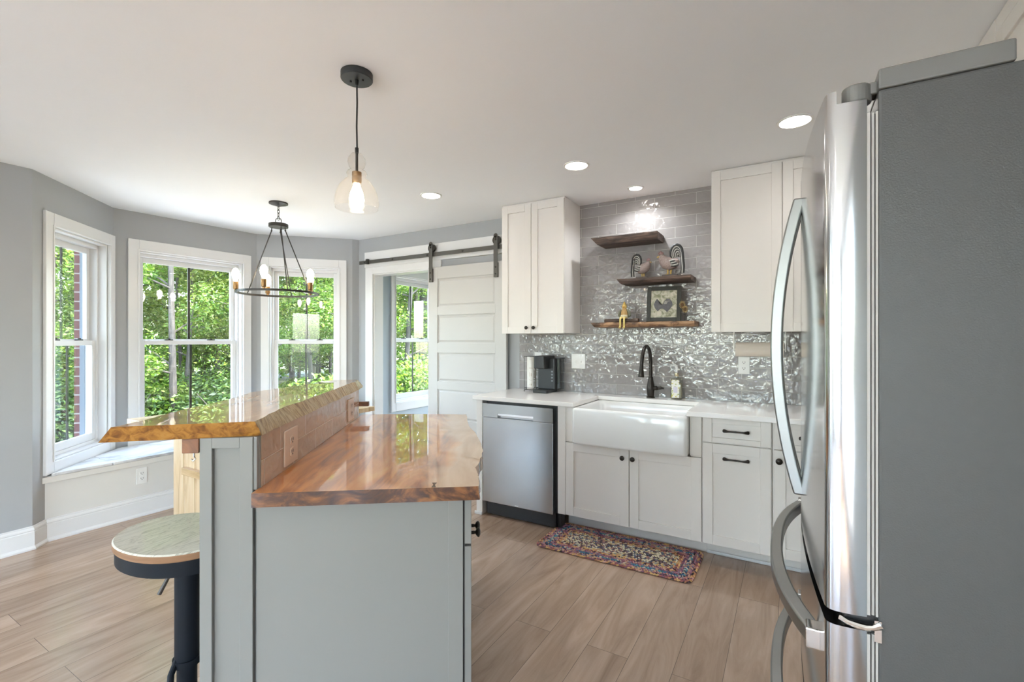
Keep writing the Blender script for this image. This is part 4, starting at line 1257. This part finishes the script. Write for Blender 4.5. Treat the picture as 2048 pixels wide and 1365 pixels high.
for y0, y1, hy in ((YN, 1.3735, 1.335), (1.3785, YFAR, 1.417)):
    mb = door_mb(y0, y1, 0.906, 1.722)
    pl = [p for p in door_poly(y0, y1) if p[0] < 0.0705]
    pl = [(0.0705, y1)] + [(0.0705, y0)] + pl if False else pl
    mb.loft([[(x, y, 1.722) for x, y in pl], [(x, y, 1.743) for x, y in pl]])
    d_ = mb.build('door', M['steel'], fr, smooth=True, angle=35)
    mb = MB()
    pts = []
    n_ = 22
    loops = []
    for k in range(n_ + 1):
        t = k / n_
        z = 0.972 + (1.682 - 0.972) * t
        x = bow(hy) - 0.004 - 0.049 * (1 - abs(2 * t - 1) ** 2.0)
        loops.append([(x - 0.013, hy - 0.017, z), (x - 0.009, hy + 0.017, z), (x + 0.013, hy + 0.017, z), (x + 0.013, hy - 0.017, z)])
    mb.loft(loops)
    mb.build('handle', M['handle'], d_, bevel=0.004, smooth=True)
def drawer_handle(z, d_):
    mb = MB(); loops = []
    n_ = 24
    for k in range(n_ + 1):
        t = k / n_
        y = 0.985 + (1.767 - 0.985) * t
        x = bow(y) - 0.004 - 0.048 * (1 - abs(2 * t - 1) ** 2.6)
        loops.append([(x - 0.014, y, z - 0.016), (x - 0.014, y, z + 0.013), (x + 0.012, y, z + 0.017), (x + 0.012, y, z - 0.017)])
    mb.loft(loops)
    h_ = mb.build('handle', M['handle'], d_, bevel=0.004, smooth=True)
    for y in (0.985, 1.747):
        mb = MB(); mb.box(bow(y) - 0.020, bow(y) + 0.004, y - 0.012, y + 0.022, z - 0.018, z + 0.018)
        mb.build('end_cap', M['chrome'], h_, bevel=0.003)
for z0, z1, hz in ((0.590, 0.884, 0.822), (0.075, 0.575, 0.527)):
    d_ = door_mb(YN, YFAR, z0, z1).build('drawer', M['steel'], fr, smooth=True, angle=35)
    drawer_handle(hz, d_)
mb = MB()
for k, (a, b) in enumerate(((0.104, 0.108), (0.110, 0.1135), (0.115, 0.118))):
    for z0, z1 in ((0.91, 1.70), (0.595, 0.88), (0.08, 0.57)): mb.box(a, b, YN + 0.004 + 0.003 * (k % 2), YFAR - 0.006, z0, z1)
mb.build('gasket', M['rubber'], fr)
MB().box(0.075, 0.1175, YN + 0.012, YFAR - 0.01, 0.08, 1.70).build('inner_liner', M['black'], fr)
for yy, sg in ((YN + 0.002, 1), (YFAR - 0.002, -1)):
    mb = MB()
    mb.box(0.118, 0.272, yy, yy + sg * 0.13, 1.7335, 1.765)
    mb.cyl((0.0925, yy + sg * 0.024, 1.7235), (0.0925, yy + sg * 0.024, 1.752), 0.0200, n=24)
    mb.box(0.096, 0.120, yy + sg * 0.014, yy + sg * 0.045, 1.734, 1.753)
    mb.build('hinge_cover', M['fridge_trim'], fr, bevel=0.003)
mb = MB()
mb.tube([(0.070, YN + 0.012, 0.893), (0.080, YN + 0.006, 0.891), (0.092, YN + 0.004, 0.890), (0.104, YN + 0.004, 0.890), (0.112, YN + 0.003, 0.893), (0.122, YN + 0.003, 0.900)], [0.006, 0.005, 0.006, 0.0055, 0.005, 0.007], 10)
mb.box(0.113, 0.122, YN + 0.001, YN + 0.02, 0.872, 0.905)
mb.build('hinge', M['chrome'], fr, smooth=True)

# cabinet run on the right wall above the refrigerator
XO = 0.60
RW = FR(XO, 2.97, 0, -1)
of = thing('over_fridge_cabinet', 'pale cabinet along the right wall above and beyond the refrigerator', 'cabinet', (XO, 1.9, 1.83))
mb = MB(RW); mb.box(0.0, 2.05, 0.021, XR - XO - 0.002, 1.84, H_CEIL - 0.003); mb.box(0.0, 0.75, 0.0, 0.021, 1.84, H_CEIL - 0.003); mb.box(0.75, 2.05, 0.002, 0.021, 2.384, H_CEIL - 0.003)
mb.build('carcass', M['cab'], of, bevel=0.001)
for a, b in ((0.757, 1.40), (1.404, 2.047)):
    shaker(MB(RW), a, b, 1.845, 2.380, 0.0).build('door', M['cab'], of, bevel=0.0015)

# ------------------------------------------------------------------ island
p0 = (-1.326, 0.815)
av = (-0.5896, 0.8077)
IS = FR(p0[0], p0[1], 0.8077, 0.5896)      # local x = b (to the right), local y = a (away)
isl = thing('kitchen_island', 'gray two-level kitchen island with paneled end and tiled upstand', 'island', (p0[0], p0[1], 0))
mb = MB(IS); mb.box(0.0, 0.583, -0.012, 1.27, 0.0, 0.873)
mb.build('cabinet_body', M['island'], isl)
mb = MB(IS); mb.box(-0.150, -0.001, -0.012, 1.262, 0.0, 1.0655); mb.box(0.001, 0.583, -0.012, -0.004, 0.02, 0.873)
mb.build('knee_wall', M['island'], isl)
# paneled post end
mb = MB(IS)
pf = -0.030
mb.box(-0.155, -0.122, pf, -0.012, 0.0, 1.0655); mb.box(-0.048, -0.012, pf, -0.012, 0.0, 1.0655)
mb.box(-0.122, -0.048, pf, -0.012, 1.035, 1.0655)
mb.box(-0.122, -0.048, pf + 0.012, -0.012, 0.0, 1.035)
mb.box(-0.012, -0.002, pf + 0.004, 0.0, 0.914, 1.0655)
mb.build('end_post', M['island'], isl, bevel=0.0015)
mb = MB(IS); mb.box(-0.006, 0.583, pf + 0.008, -0.012, 0.0, 0.8735); mb.box(0.540, 0.583, pf + 0.004, pf + 0.008, 0.0, 0.8735)
mb.build('end_panel', M['island'], isl, bevel=0.001)
MB(IS).box(0.583, 0.590, -0.014, 1.26, 0.0, 0.86).build('shadow_gap', M['cab_dark'], isl)
# drawer and door fronts on the cook side
ISF = FR((IS @ Vector((0.608, -0.022, 0))).x, (IS @ Vector((0.608, -0.022, 0))).y, av[0], av[1])
ISF = ISF @ Matrix.Rotation(0, 4, 'Z')
# ISF: local x runs away along the island, local y points to the island
for a, b in ((0.0, 0.47), (0.474, 0.88), (0.884, 1.27)):
    d_ = shaker(MB(ISF), a + 0.002, b - 0.002, 0.732, 0.862, 0.0, rail=0.05, rail_z=0.032).build('drawer', M['island'], isl, bevel=0.0015)
    knob(ISF, (a + b) / 2, 0.009, 0.800, d_)
    m_ = (a + b) / 2
    for q0, q1, kx in ((a + 0.002, m_ - 0.002, m_ - 0.030), (m_ + 0.002, b - 0.002, m_ + 0.030)):
        d_ = shaker(MB(ISF), q0, q1, 0.12, 0.724, 0.0, rail=0.056).build('door', M['island'], isl, bevel=0.0015)
        knob(ISF, kx, 0.0, 0.683, d_)
# tile upstand
TS = IS @ FR(0.0, 0.0, 0, 1)
mb = MB(IS); mb.box(-0.001, 0.0, -0.002, 1.26, 0.9145, 1.0655)
mb.build('tile_upstand', M['tile2'], isl, frame=TS)
mb = MB(IS); mb.box(-0.20, -0.155, -0.034, 0.02, 1.024, 1.0655)
cl_ = mb.build('support_cleat', M['cleat'], isl, bevel=0.002)
mb = MB(IS); mb.tube([(-0.175, -0.02, 1.024), (-0.175, -0.02, 1.012), (-0.170, -0.022, 1.006), (-0.175, -0.024, 1.000), (-0.180, -0.022, 1.005)], 0.0022, 8)
mb.build('hook', M['chrome'], cl_)
mb = MB(IS); mb.box(-0.03, 0.052, 1.262, 1.29, 0.972, 0.996)
mb.build('support_cleat', M['cleat'], isl, bevel=0.002)
for y, lb in ((0.222, 'nearer tan outlet on the island tile upstand, close to the post'), (1.060, 'farther tan outlet on the island tile upstand, at its far end')):
    outlet(TS, y, 0.985, lb, mat='beige_plastic', w_=0.118, h_=0.118 if y < 1 else 0.11, y=-0.0005, name='wall_outlet')

# live-edge slabs
def slab(name, label, top, bot, zt, zb, edge_mats, mats, side_of, sub=10, rough=0.004, seed=0):
    t = thing(name, label, 'countertop', tuple(IS @ Vector((top[0][0], top[0][1], zb))))
    n_ = len(top)
    mb = MB(IS)
    def dens(poly, z, amp, sd_):
        out = []
        for i in range(n_):
            p, q = Vector(poly[i]), Vector(poly[(i + 1) % n_])
            live = side_of(i) == 1
            for k in range(sub):
                u = k / sub
                v = p.lerp(q, u)
                if live and k > 0:
                    nn = Vector((q.y - p.y, p.x - q.x)).normalized()
                    v = v + nn * amp * (noise.noise((v.x * 9, v.y * 9, sd_)) + 0.6 * noise.noise((v.x * 28, v.y * 28, sd_ + 3)))
                out.append((v.x, v.y, z))
        return out
    T = dens(top, zt, rough, seed); T2 = [(x, y, zt - 0.003) for x, y, z in T]
    Bm = dens(bot, zb, rough * 1.6, seed + 5)
    mid = [((a[0] + b[0]) / 2 + (0.004 * noise.noise((a[0] * 20, a[1] * 20, 2)) if side_of((i // sub)) == 1 else 0), (a[1] + b[1]) / 2, (zt + zb) / 2) for i, (a, b) in enumerate(zip(T, Bm))]
    N_ = len(T)
    V = T + mid + Bm
    o_ = len(mb.v)
    mb.v += [IS @ Vector(p) for p in V]
    mb.f.append(tuple(o_ + i for i in range(N_))); mb.mi.append(0)
    mb.f.append(tuple(o_ + 2 * N_ + i for i in reversed(range(N_)))); mb.mi.append(2)
    for i in range(N_):
        j = (i + 1) % N_
        m_ = edge_mats(i // sub)
        for r_ in (0, 1):
            mb.f.append((o_ + r_ * N_ + i, o_ + (r_ + 1) * N_ + i, o_ + (r_ + 1) * N_ + j, o_ + r_ * N_ + j)); mb.mi.append(m_)
    o = mb.build('slab', mats, t, frame=IS, smooth=True, angle=28)
    return t
ltop = [(-0.004, -0.058), (0.300, -0.056), (0.628, -0.054), (0.628, 0.055), (0.622, 0.150), (0.634, 0.190), (0.651, 0.300), (0.656, 0.420), (0.655, 0.515), (0.640, 0.700), (0.608, 0.930), (0.600, 1.10), (0.596, 1.285), (0.3, 1.335), (-0.004, 1.342)]
ltop = [(max(x, 0.0008) if y > 0 else x, y) for x, y in ltop]
lbot = [(x + (0.004 if x > 0.5 else 0), y) for x, y in ltop]
def l_side(i): return 1 if 2 <= i <= 11 else 0
def l_mat(i): return 2 if i < 2 else (1 if i <= 11 else 2)
ls = slab('island_countertop', 'glossy epoxied live-edge walnut slab on the lower island level', ltop, lbot, 0.914, 0.874, l_mat, [M['slab_top'], M['sapedge'], M['slab_cut']], l_side, rough=0.005, seed=11)
mb = MB(IS); mb.add([(0.492, -0.052, 0.9146), (0.505, -0.052, 0.9146), (0.501, -0.030, 0.9146), (0.506, -0.008, 0.9146), (0.491, -0.008, 0.9146), (0.496, -0.030, 0.9146)], [(0, 1, 2, 5), (5, 2, 3, 4)])
mb.build('inlay', paint('inlay_walnut', (0.12, 0.05, 0.02), 0.2), ls)
utop = [(-0.349, -0.083), (-0.18, -0.056), (-0.008, -0.028), (-0.034, 0.25), (-0.022, 0.65), (-0.022, 1.0), (-0.022, 1.26), (-0.040, 1.40), (-0.170, 1.39), (-0.250, 1.08), (-0.355, 0.76), (-0.330, 0.50), (-0.348, 0.17), (-0.335, 0.03)]
ubot = [(-0.391, -0.069), (-0.19, -0.040), (0.004, -0.010), (0.002, 0.25), (0.004, 0.65), (0.004, 1.0), (0.004, 1.26), (-0.015, 1.445), (-0.190, 1.42), (-0.285, 1.09), (-0.385, 0.77), (-0.365, 0.50), (-0.385, 0.17), (-0.385, 0.03)]
def u_side(i): return 0 if i < 2 else 1
def u_mat(i): return 2 if i < 2 else 1
us = slab('bar_countertop', 'glossy raised live-edge bar slab with bark edges on the island', utop, ubot, 1.110, 1.066, u_mat, [M['bar_top'], M['bark'], M['bar_cut']], u_side, rough=0.007, seed=23)

# ------------------------------------------------------------------ bar stool
st_ = thing('bar_stool', 'black pedestal bar stool with pale oval wood seat beside the island', 'stool', (-1.640, 0.764, 0))
sxc, syc = -1.640, 0.764
SF = FR(-1.664, 0.757, 0.996, 0.087)
def sell(k, rx, ry, n=48, ex=2.4):
    out = []
    for i in range(n):
        a = 2 * PI * i / n
        ca, sa = math.cos(a), math.sin(a)
        out.append((rx * math.copysign(abs(ca) ** (2 / ex), ca), ry * math.copysign(abs(sa) ** (2 / ex), sa)))
    return out
zs = 0.735
mb = MB(SF)
mb.loft([[(x, y, z) for x, y in sell(0, 0.202 - i, 0.157 - i, ex=2.1)] for i, z in ((0.002, zs - 0.024), (0.0, zs - 0.020), (0.0, zs - 0.004), (0.004, zs))])
seat = mb.build('seat', [M['ashseat'], M['seatband']], st_, smooth=True, angle=40, frame=SF)
for p in seat.data.polygons:
    if abs(p.normal.z) < 0.7: p.material_index = 1
mb = MB(SF); mb.loft([[(x, y, z) for x, y in sell(0, 0.200, 0.150, ex=2.1)] for z in (zs - 0.068, zs - 0.0245)])
mb.build('seat_apron', M['stoolblack'], st_, smooth=True, angle=40)
mb = MB(); mb.cyl((sxc, syc, 0.335), (sxc, syc, zs - 0.066), 0.0335, n=24); mb.build('outer_column', M['stoolblack'], st_, smooth=True)
mb = MB(); mb.cyl((sxc, syc, 0.02), (sxc, syc, 0.336), 0.0275, n=24); mb.build('inner_column', M['stoolblack'], st_, smooth=True)
mb = MB(); mb.lathe([(0.19, 0.0), (0.19, 0.006), (0.12, 0.014), (0.04, 0.028), (0.028, 0.035)], (sxc, syc, 0), 40); mb.build('base', M['stoolblack'], st_, smooth=True)
mb = MB()
mb.tube([(-1.628, 0.740, 0.670), (-1.633, 0.718, 0.634)], 0.0035, 8)
mb.tube([(-1.633, 0.718, 0.634), (-1.646, 0.690, 0.572)], [0.0050, 0.0062], 10)
mb.build('lift_lever', paint('lever_brown', (0.04, 0.028, 0.022), 0.4), st_, smooth=True)
mb = MB()
pts = [(-0.028, 0.0, 0.345), (-0.050, -0.02, 0.32), (-0.062, -0.05, 0.29), (-0.070, -0.09, 0.272), (-0.055, -0.14, 0.27), (0.0, -0.155, 0.27), (0.055, -0.14, 0.27), (0.070, -0.09, 0.272), (0.062, -0.05, 0.29), (0.05, -0.02, 0.32), (0.028, 0.0, 0.345)]
mb.xf = FR(sxc, syc, 0.10, 0.95)
mb.tube(pts, 0.009, 10); mb.cyl((0, 0, 0.325), (0, 0, 0.345), 0.039, n=20)
mb.build('footrest', M['stoolblack'], st_, smooth=True)

# ------------------------------------------------------------------ pine dining table by the window seat
dt = thing('dining_table', 'pale pine dining table by the window seat, behind the bar', 'table', (-3.65, 2.25, 0))
mb = MB(); mb.box(-4.215, -3.13, 1.56, 2.95, 0.722, 0.760)
mb.build('tabletop', M['pine'], dt, bevel=0.003)
for y in (1.75, 2.74):
    for x in (-3.955, -3.80, -3.645):
        mb = MB(); mb.box(x, x + 0.145, y, y + 0.045, 0.0, 0.7215)
        mb.build('leg', M['pine'], dt, bevel=0.003)
    mb = MB(); mb.box(-3.765, -3.45, y - 0.035, y - 0.001, 0.375, 0.425)
    mb.build('stretcher', M['pine_rail'], dt, bevel=0.002)

# ------------------------------------------------------------------ recessed lights
def downlight(x, y, r, label, energy, group='recessed ceiling lights'):
    t = thing('recessed_light', label, 'ceiling light', (x, y, H_CEIL), group)
    mb = MB(); mb.lathe([(r + 0.016, 0.0), (r + 0.015, -0.004), (r + 0.004, -0.006), (r, -0.003), (r, 0.0)], (x, y, H_CEIL - 0.0005), 36)
    mb.build('trim_ring', M['white_plastic'], t, smooth=True)
    mb = MB(); mb.lathe([(r, -0.002), (r * 0.98, -0.0055), (0.001, -0.0065)], (x, y, H_CEIL), 36)
    mb.build('lens', M['canlens'], t, smooth=True)
    ld = bpy.data.lights.new('downlight', 'AREA')
    ld.shape = 'DISK'; ld.size = r * 1.8; ld.energy = energy; ld.spread = R(142); ld.color = (0.92, 0.97, 1.0)
    lo = bpy.data.objects.new('downlight', ld)
    COL.objects.link(lo)
    lo.location = (x, y, H_CEIL - 0.011)
    return t
downlight(-1.157, 2.760, 0.066, 'recessed ceiling light above the dishwasher end of the counter', CAN_W)
downlight(-2.346, 2.773, 0.066, 'recessed ceiling light between the pendant and the barn door', CAN_W)
downlight(-0.960, 3.385, 0.042, 'small recessed light close to the tile above the floating shelves', CAN_W * 3.4)
downlight(0.020, 2.754, 0.066, 'recessed ceiling light half hidden behind the refrigerator', CAN_W)
for x, y in ((-0.6, 0.2), (-2.6, -0.2), (-0.6, -1.8), (-2.6, -1.9), (-3.4, 0.2), (-0.6, -4.5), (-2.6, -4.5)):  # added lights out of view, to brighten the room
    downlight(x, y, 0.066, 'added recessed ceiling light out of view', CAN_W)

# ------------------------------------------------------------------ pendant over the island
px_, py_ = -1.536, 1.350
pd = thing('pendant_light', 'clear glass bell pendant with black canopy hanging over the island', 'pendant lamp', (px_, py_, H_CEIL))
mb = MB(); mb.lathe([(0.0635, 0.0), (0.0635, -0.024), (0.061, -0.027), (0.001, -0.027)], (px_, py_, H_CEIL - 0.0005), 36)
cn_ = mb.build('canopy', M['charcoal'], pd, smooth=True)
mb = MB()
for a in (0.03, -0.03): mb.ball((px_ + a * .86, py_ + a * .3, H_CEIL - 0.030), 0.0045, n=8, m=5)
mb.cyl((px_, py_, H_CEIL - 0.027), (px_, py_, H_CEIL - 0.050), 0.008, 0.006, n=12)
mb.build('canopy_screw', M['black'], cn_, smooth=True)
mb = MB(); mb.tube([(px_, py_, 2.40), (px_ + 0.002, py_, 2.32), (px_ - 0.001, py_, 2.22), (px_ + 0.002, py_, 2.12)], 0.0035, 8); mb.build('cord', M['black'], pd, smooth=True)
mb = MB(); mb.cyl((px_, py_, 2.132), (px_, py_, 2.110), 0.0075, n=14); mb.cyl((px_, py_, 2.11), (px_, py_, 2.035), 0.0055, n=12)
mb.build('stem', M['black'], pd, smooth=True)
mb = MB(); mb.lathe([(0.006, 2.036), (0.019, 2.032), (0.0195, 2.018), (0.018, 2.014), (0.0195, 2.010), (0.019, 1.992), (0.017, 1.985)], (px_, py_, 0), 20); mb.build('socket', M['brass'], pd, smooth=True)
gp = [(0.010, 2.112), (0.022, 2.106), (0.034, 2.088), (0.036, 2.072), (0.030, 2.052), (0.022, 2.044), (0.036, 2.036), (0.041, 2.026), (0.036, 2.016), (0.034, 2.010), (0.052, 1.995), (0.070, 1.972), (0.082, 1.945), (0.088, 1.915), (0.0885, 1.900), (0.083, 1.885), (0.085, 1.882)]
loops = [[(px_ + r * math.cos(2 * PI * k / 40), py_ + r * math.sin(2 * PI * k / 40), z) for k in range(40)] for r, z in gp]
mb = MB(); mb.loft(loops, False, False); mb.build('glass_shade', M['lampglass'], pd, smooth=True, angle=80)
mb = MB(); mb.lathe([(0.012, 1.988), (0.014, 1.975), (0.026, 1.945), (0.030, 1.920), (0.026, 1.895), (0.012, 1.880), (0.001, 1.878)], (px_, py_, 0), 20); mb.build('bulb', M['bulb'], pd, smooth=True)

# ------------------------------------------------------------------ chandelier
hx_, hy_ = -3.525, 2.306
ch = thing('chandelier', 'black ring chandelier with five lit bulbs hanging in the breakfast bay', 'chandelier', (hx_, hy_, H_CEIL))
mb = MB(); mb.lathe([(0.070, 0), (0.070, -0.010), (0.030, -0.022), (0.008, -0.030), (0.001, -0.030)], (hx_, hy_, H_CEIL - 0.0005), 32); mb.build('canopy', M['iron'], ch, smooth=True)
mb = MB()
zc = H_CEIL - 0.028
for k in range(4):
    z = zc - 0.016 - 0.026 * k
    pts = [(0.008 * math.cos(a), 0, 0.018 * math.sin(a)) for a in [2 * PI * i / 10 for i in range(10)]]
    if k % 2: pts = [(0, x, q) for x, _, q in pts]
    mb.tube([(hx_ + x, hy_ + y, z + q) for x, y, q in pts], 0.0022, 6, closed=True)
mb.tube([(hx_ + 0.024 * math.cos(a) * c_[0], hy_ + 0.024 * math.cos(a) * c_[1], 2.292 + 0.024 * math.sin(a)) for c_ in [(math.cos(PSI), math.sin(PSI))] for a in [2 * PI * i / 20 for i in range(20)]], 0.003, 8, closed=True)
mb.build('chain', M['iron'], ch, smooth=True)
mb = MB(); mb.lathe([(0.071, 2.268), (0.072, 2.266), (0.072, 2.243), (0.070, 2.241), (0.001, 2.241)], (hx_, hy_, 0), 32); mb.build('hub', M['iron'], ch, smooth=True)
RR = 0.296
ZR = 1.715
mb = MB()
n_ = 64
loops = []
for k in range(n_):
    a = 2 * PI * k / n_
    loops.append([(hx_ + r * math.cos(a), hy_ + r * math.sin(a), z) for r, z in ((RR - 0.007, ZR - 0.008), (RR + 0.007, ZR - 0.008), (RR + 0.007, ZR + 0.008), (RR - 0.007, ZR + 0.008))])
loops.append(loops[0])
mb.loft(loops, False, False); mb.build('ring', M['iron'], ch, smooth=True)
PS2 = PSI + math.atan(467.0 / 945.0)
cr_, sr_ = math.cos(PS2), math.sin(PS2)
def ringpt(deg, r=RR, z=0.0):
    a = R(deg)
    u, f_ = r * math.cos(a), r * math.sin(a)
    return Vector((hx_ + u * cr_ - f_ * sr_, hy_ + u * sr_ + f_ * cr_, z))
for deg, hd in ((140, 150), (70, 75), (-78, -70), (-42, -30)):
    mb = MB()
    a_ = ringpt(hd, 0.055, 2.243); b_ = ringpt(hd, 0.057, 2.215); c_ = ringpt(deg, RR, ZR + 0.006)
    mb.cyl(a_, b_, 0.004, n=8); mb.ball(b_, 0.007, n=8, m=6); mb.cyl(b_, c_, 0.0042, n=8)
    mb.build('rod', M['iron'], ch, smooth=True)
for deg in (180, 106, 34, -41, -109):
    q = ringpt(deg)
    mb = MB(); mb.lathe([(0.010, ZR + 0.006), (0.010, ZR + 0.016), (0.017, ZR + 0.020), (0.0185, ZR + 0.024), (0.0185, ZR + 0.075), (0.016, ZR + 0.078)], (q.x, q.y, 0), 18)
    so = mb.build('socket', M['brass'], ch, smooth=True)
    mb = MB(); mb.lathe([(0.012, ZR + 0.076), (0.014, ZR + 0.090), (0.024, ZR + 0.115), (0.028, ZR + 0.138), (0.024, ZR + 0.160), (0.012, ZR + 0.178), (0.001, ZR + 0.183)], (q.x, q.y, 0), 16)
    mb.build('bulb', M['bulb'], so, smooth=True)

# ------------------------------------------------------------------ woods outside
GZ = -0.60
mb = MB(); mb.box(-60, 40, -60, 60, GZ - 0.2, GZ)
struct(mb, 'ground', M['soil'])
M['bounce_pale'] = paint('pale_bounce_ground', (0.78, 0.77, 0.75), 0.85, 0.06, 2.0)
struct(MB().box(-5.39, 5.0, -18.0, -5.9, GZ, GZ + 0.05), 'ground_bounce_front', M['bounce_pale'])  # unseen pale slab added to bounce sunlight up through the front windows
struct(MB().box(-7.5, -5.4, -14.0, 6.5, GZ, GZ + 0.05), 'ground_bounce_bay', paint('gray_bounce_ground', (0.56, 0.55, 0.53), 0.9, 0.15, 12.0))  # unseen pale strip added as a reflector, throwing light into the bay

def leaves(mb, c, rad, count, size, rnd, flatten=0.75):
    for _ in range(count):
        while True:
            d = Vector((rnd.uniform(-1, 1), rnd.uniform(-1, 1), rnd.uniform(-1, 1)))
            if 0.15 < d.length < 1: break
        p = Vector((c[0] + d.x * rad, c[1] + d.y * rad, c[2] + d.z * rad * flatten))
        a = Vector((rnd.gauss(0, 1), rnd.gauss(0, 1), rnd.gauss(0, .6))).normalized()
        b = a.cross(Vector((rnd.gauss(0, .7), rnd.gauss(0, .7), 1))).normalized()
        s_ = size * rnd.uniform(0.6, 1.3)
        mb.add([p - a * s_, p + b * s_ * 0.45 + a * s_ * .1, p + a * s_, p - b * s_ * 0.45 + a * s_ * .1], [(0, 1, 2, 3)])

def tree_proto(seed, h, r, leafmat, label, group, low=0.6, count=15000, spread=1.8, size=0.046):
    rnd = random.Random(seed)
    t = thing('tree', label, 'tree', (0, 0, 0), group)
    mb = MB()
    pts, rs = [], []
    bxx, byy = rnd.uniform(-.5, .5), rnd.uniform(-.5, .5)
    for k in range(9):
        q = k / 8
        pts.append((bxx * q * q + 0.08 * noise.noise((q * 3, seed, 0)), byy * q * q + 0.08 * noise.noise((q * 3, seed, 5)), h * q - 0.05))
        rs.append(r * (1 - 0.75 * q) * (1.25 if k == 0 else 1))
    mb.tube(pts, rs, 10)
    cl = []
    for k in range(16):
        q = rnd.uniform(low / h, 0.97)
        i = min(7, int(q * 8)); base = Vector(pts[i]).lerp(Vector(pts[i + 1]), q * 8 - i)
        a = rnd.uniform(0, 2 * PI); L_ = spread * rnd.uniform(0.55, 1.1) * (1.1 - 0.5 * q)
        tip = base + Vector((math.cos(a) * L_, math.sin(a) * L_, rnd.uniform(0.1, 0.7)))
        mid = base.lerp(tip, 0.5) + Vector((0, 0, rnd.uniform(-0.1, 0.15)))
        mb.tube([base, mid, tip], [0.2 * r + 0.008, 0.12 * r + 0.006, 0.005], 6)
        cl.append((tip, rnd.uniform(0.5, 0.95))); cl.append((mid, rnd.uniform(0.35, 0.6)))
    mb.build('trunk', M['trunk'], t, smooth=True)
    mb = MB()
    for c_, rad in cl: leaves(mb, c_, rad, count // len(cl), size, rnd)
    mb.build('crown', leafmat, t)
    return t
TG = 'trees in the woods beyond the windows'
TL = 'leafy green tree in the dense woods beyond the windows'
protos = [tree_proto(1, 7.5, 0.07, M['leaf'], TL, TG), tree_proto(2, 8.5, 0.085, M['leaf'], TL, TG, 1.6), tree_proto(3, 6.5, 0.055, M['leaf2'], TL, TG, 0.8), tree_proto(4, 9.0, 0.10, M['leaf'], TL, TG, 2.0, 14000)]
rnd = random.Random(77)
spots = []
def try_spot(d0, d1, a0, a1, sep):
    for _ in range(200):
        d = rnd.uniform(d0, d1); a = R(rnd.uniform(a0, a1))
        x, y = d * math.cos(a), d * math.sin(a)
        if x > -7.6: continue
        if all(math.hypot(x - u, y - v) > sep for u, v in spots):
            spots.append((x, y)); return True
    return False
for _ in range(14): try_spot(9.5, 13.0, 122, 176, 1.25)
for _ in range(30): try_spot(13.0, 19.0, 120, 180, 1.3)
for _ in range(24): try_spot(19.0, 27.0, 118, 182, 1.9)
used = set()
for x, y in spots:
    k = rnd.randrange(4)
    o = protos[k] if k not in used else copy_tree(protos[k])
    used.add(k)
    o.location = (x, y, GZ)
    o.rotation_euler = (0, 0, rnd.uniform(0, 6.28))
    s_ = rnd.uniform(0.85, 1.25)
    if math.hypot(x, y) < 13.5: s_ *= 0.66
    elif math.hypot(x, y) < 17: s_ *= 0.85
    o.scale = (s_, s_, s_ * rnd.uniform(0.95, 1.2))
bt = tree_proto(9, 9.5, 0.19, M['leaf'], 'thick gray-trunked tree seen through the window beyond the doorway', None, 3.2, 12000)
bt.location = (-8.6, 9.9, GZ); bt.rotation_euler = (0, 0, 1.0)

def shrub_proto(seed, leafmat, rad, hgt, count):
    rnd_ = random.Random(seed)
    t = thing('shrub', 'low green shrub on the ground at the edge of the woods', 'shrub', (0, 0, 0), 'shrubs at the edge of the woods')
    mb = MB()
    for k in range(7):
        a = 2 * PI * k / 7
        mb.tube([(0, 0, -0.02), (0.3 * rad * math.cos(a), 0.3 * rad * math.sin(a), hgt * .5), (0.6 * rad * math.cos(a), 0.6 * rad * math.sin(a), hgt * .9)], [0.02, 0.012, 0.004], 6)
    mb.build('stem', M['trunk'], t)
    mb = MB()
    for k in range(12):
        c_ = (rnd_.uniform(-.6, .6) * rad, rnd_.uniform(-.6, .6) * rad, hgt * rnd_.uniform(.3, .8))
        leaves(mb, c_, 0.5 * rad, count // 12, 0.042, rnd_)
    mb.build('foliage', leafmat, t)
    return t
sp_ = [shrub_proto(21, M['leaf3'], 1.0, 1.2, 6500), shrub_proto(22, M['leaf'], 0.9, 1.0, 6000)]
used = set()
for i in range(26):
    d = rnd.uniform(8.6, 15.0); a = R(rnd.uniform(122, 176))
    x, y = d * math.cos(a), d * math.sin(a)
    if x > -7.0: x = -7.0 - rnd.random()
    k = i % 2
    o = sp_[k] if k not in used else copy_tree(sp_[k])
    used.add(k)
    o.location = (x, y, GZ); o.rotation_euler = (0, 0, rnd.uniform(0, 6.28)); o.scale = (1.2, 1.2, rnd.uniform(.9, 1.5))
# the far wall of leaves, nobody could count
mb = MB()
for i in range(52):
    a = R(114 + 74 * i / 51); d = rnd.uniform(27, 31)
    for z in (0.6, 2.6, 4.6, 6.6, 8.6):
        leaves(mb, (d * math.cos(a), d * math.sin(a), GZ + z), 1.7, 90, 0.26, rnd, 1.0)
tag(mb.build('undergrowth', M['leaf']), 'dense far foliage closing the woods behind the trees', 'foliage', kind='stuff')

# no shared mesh tricks: update transforms once
bpy.context.view_layer.update()
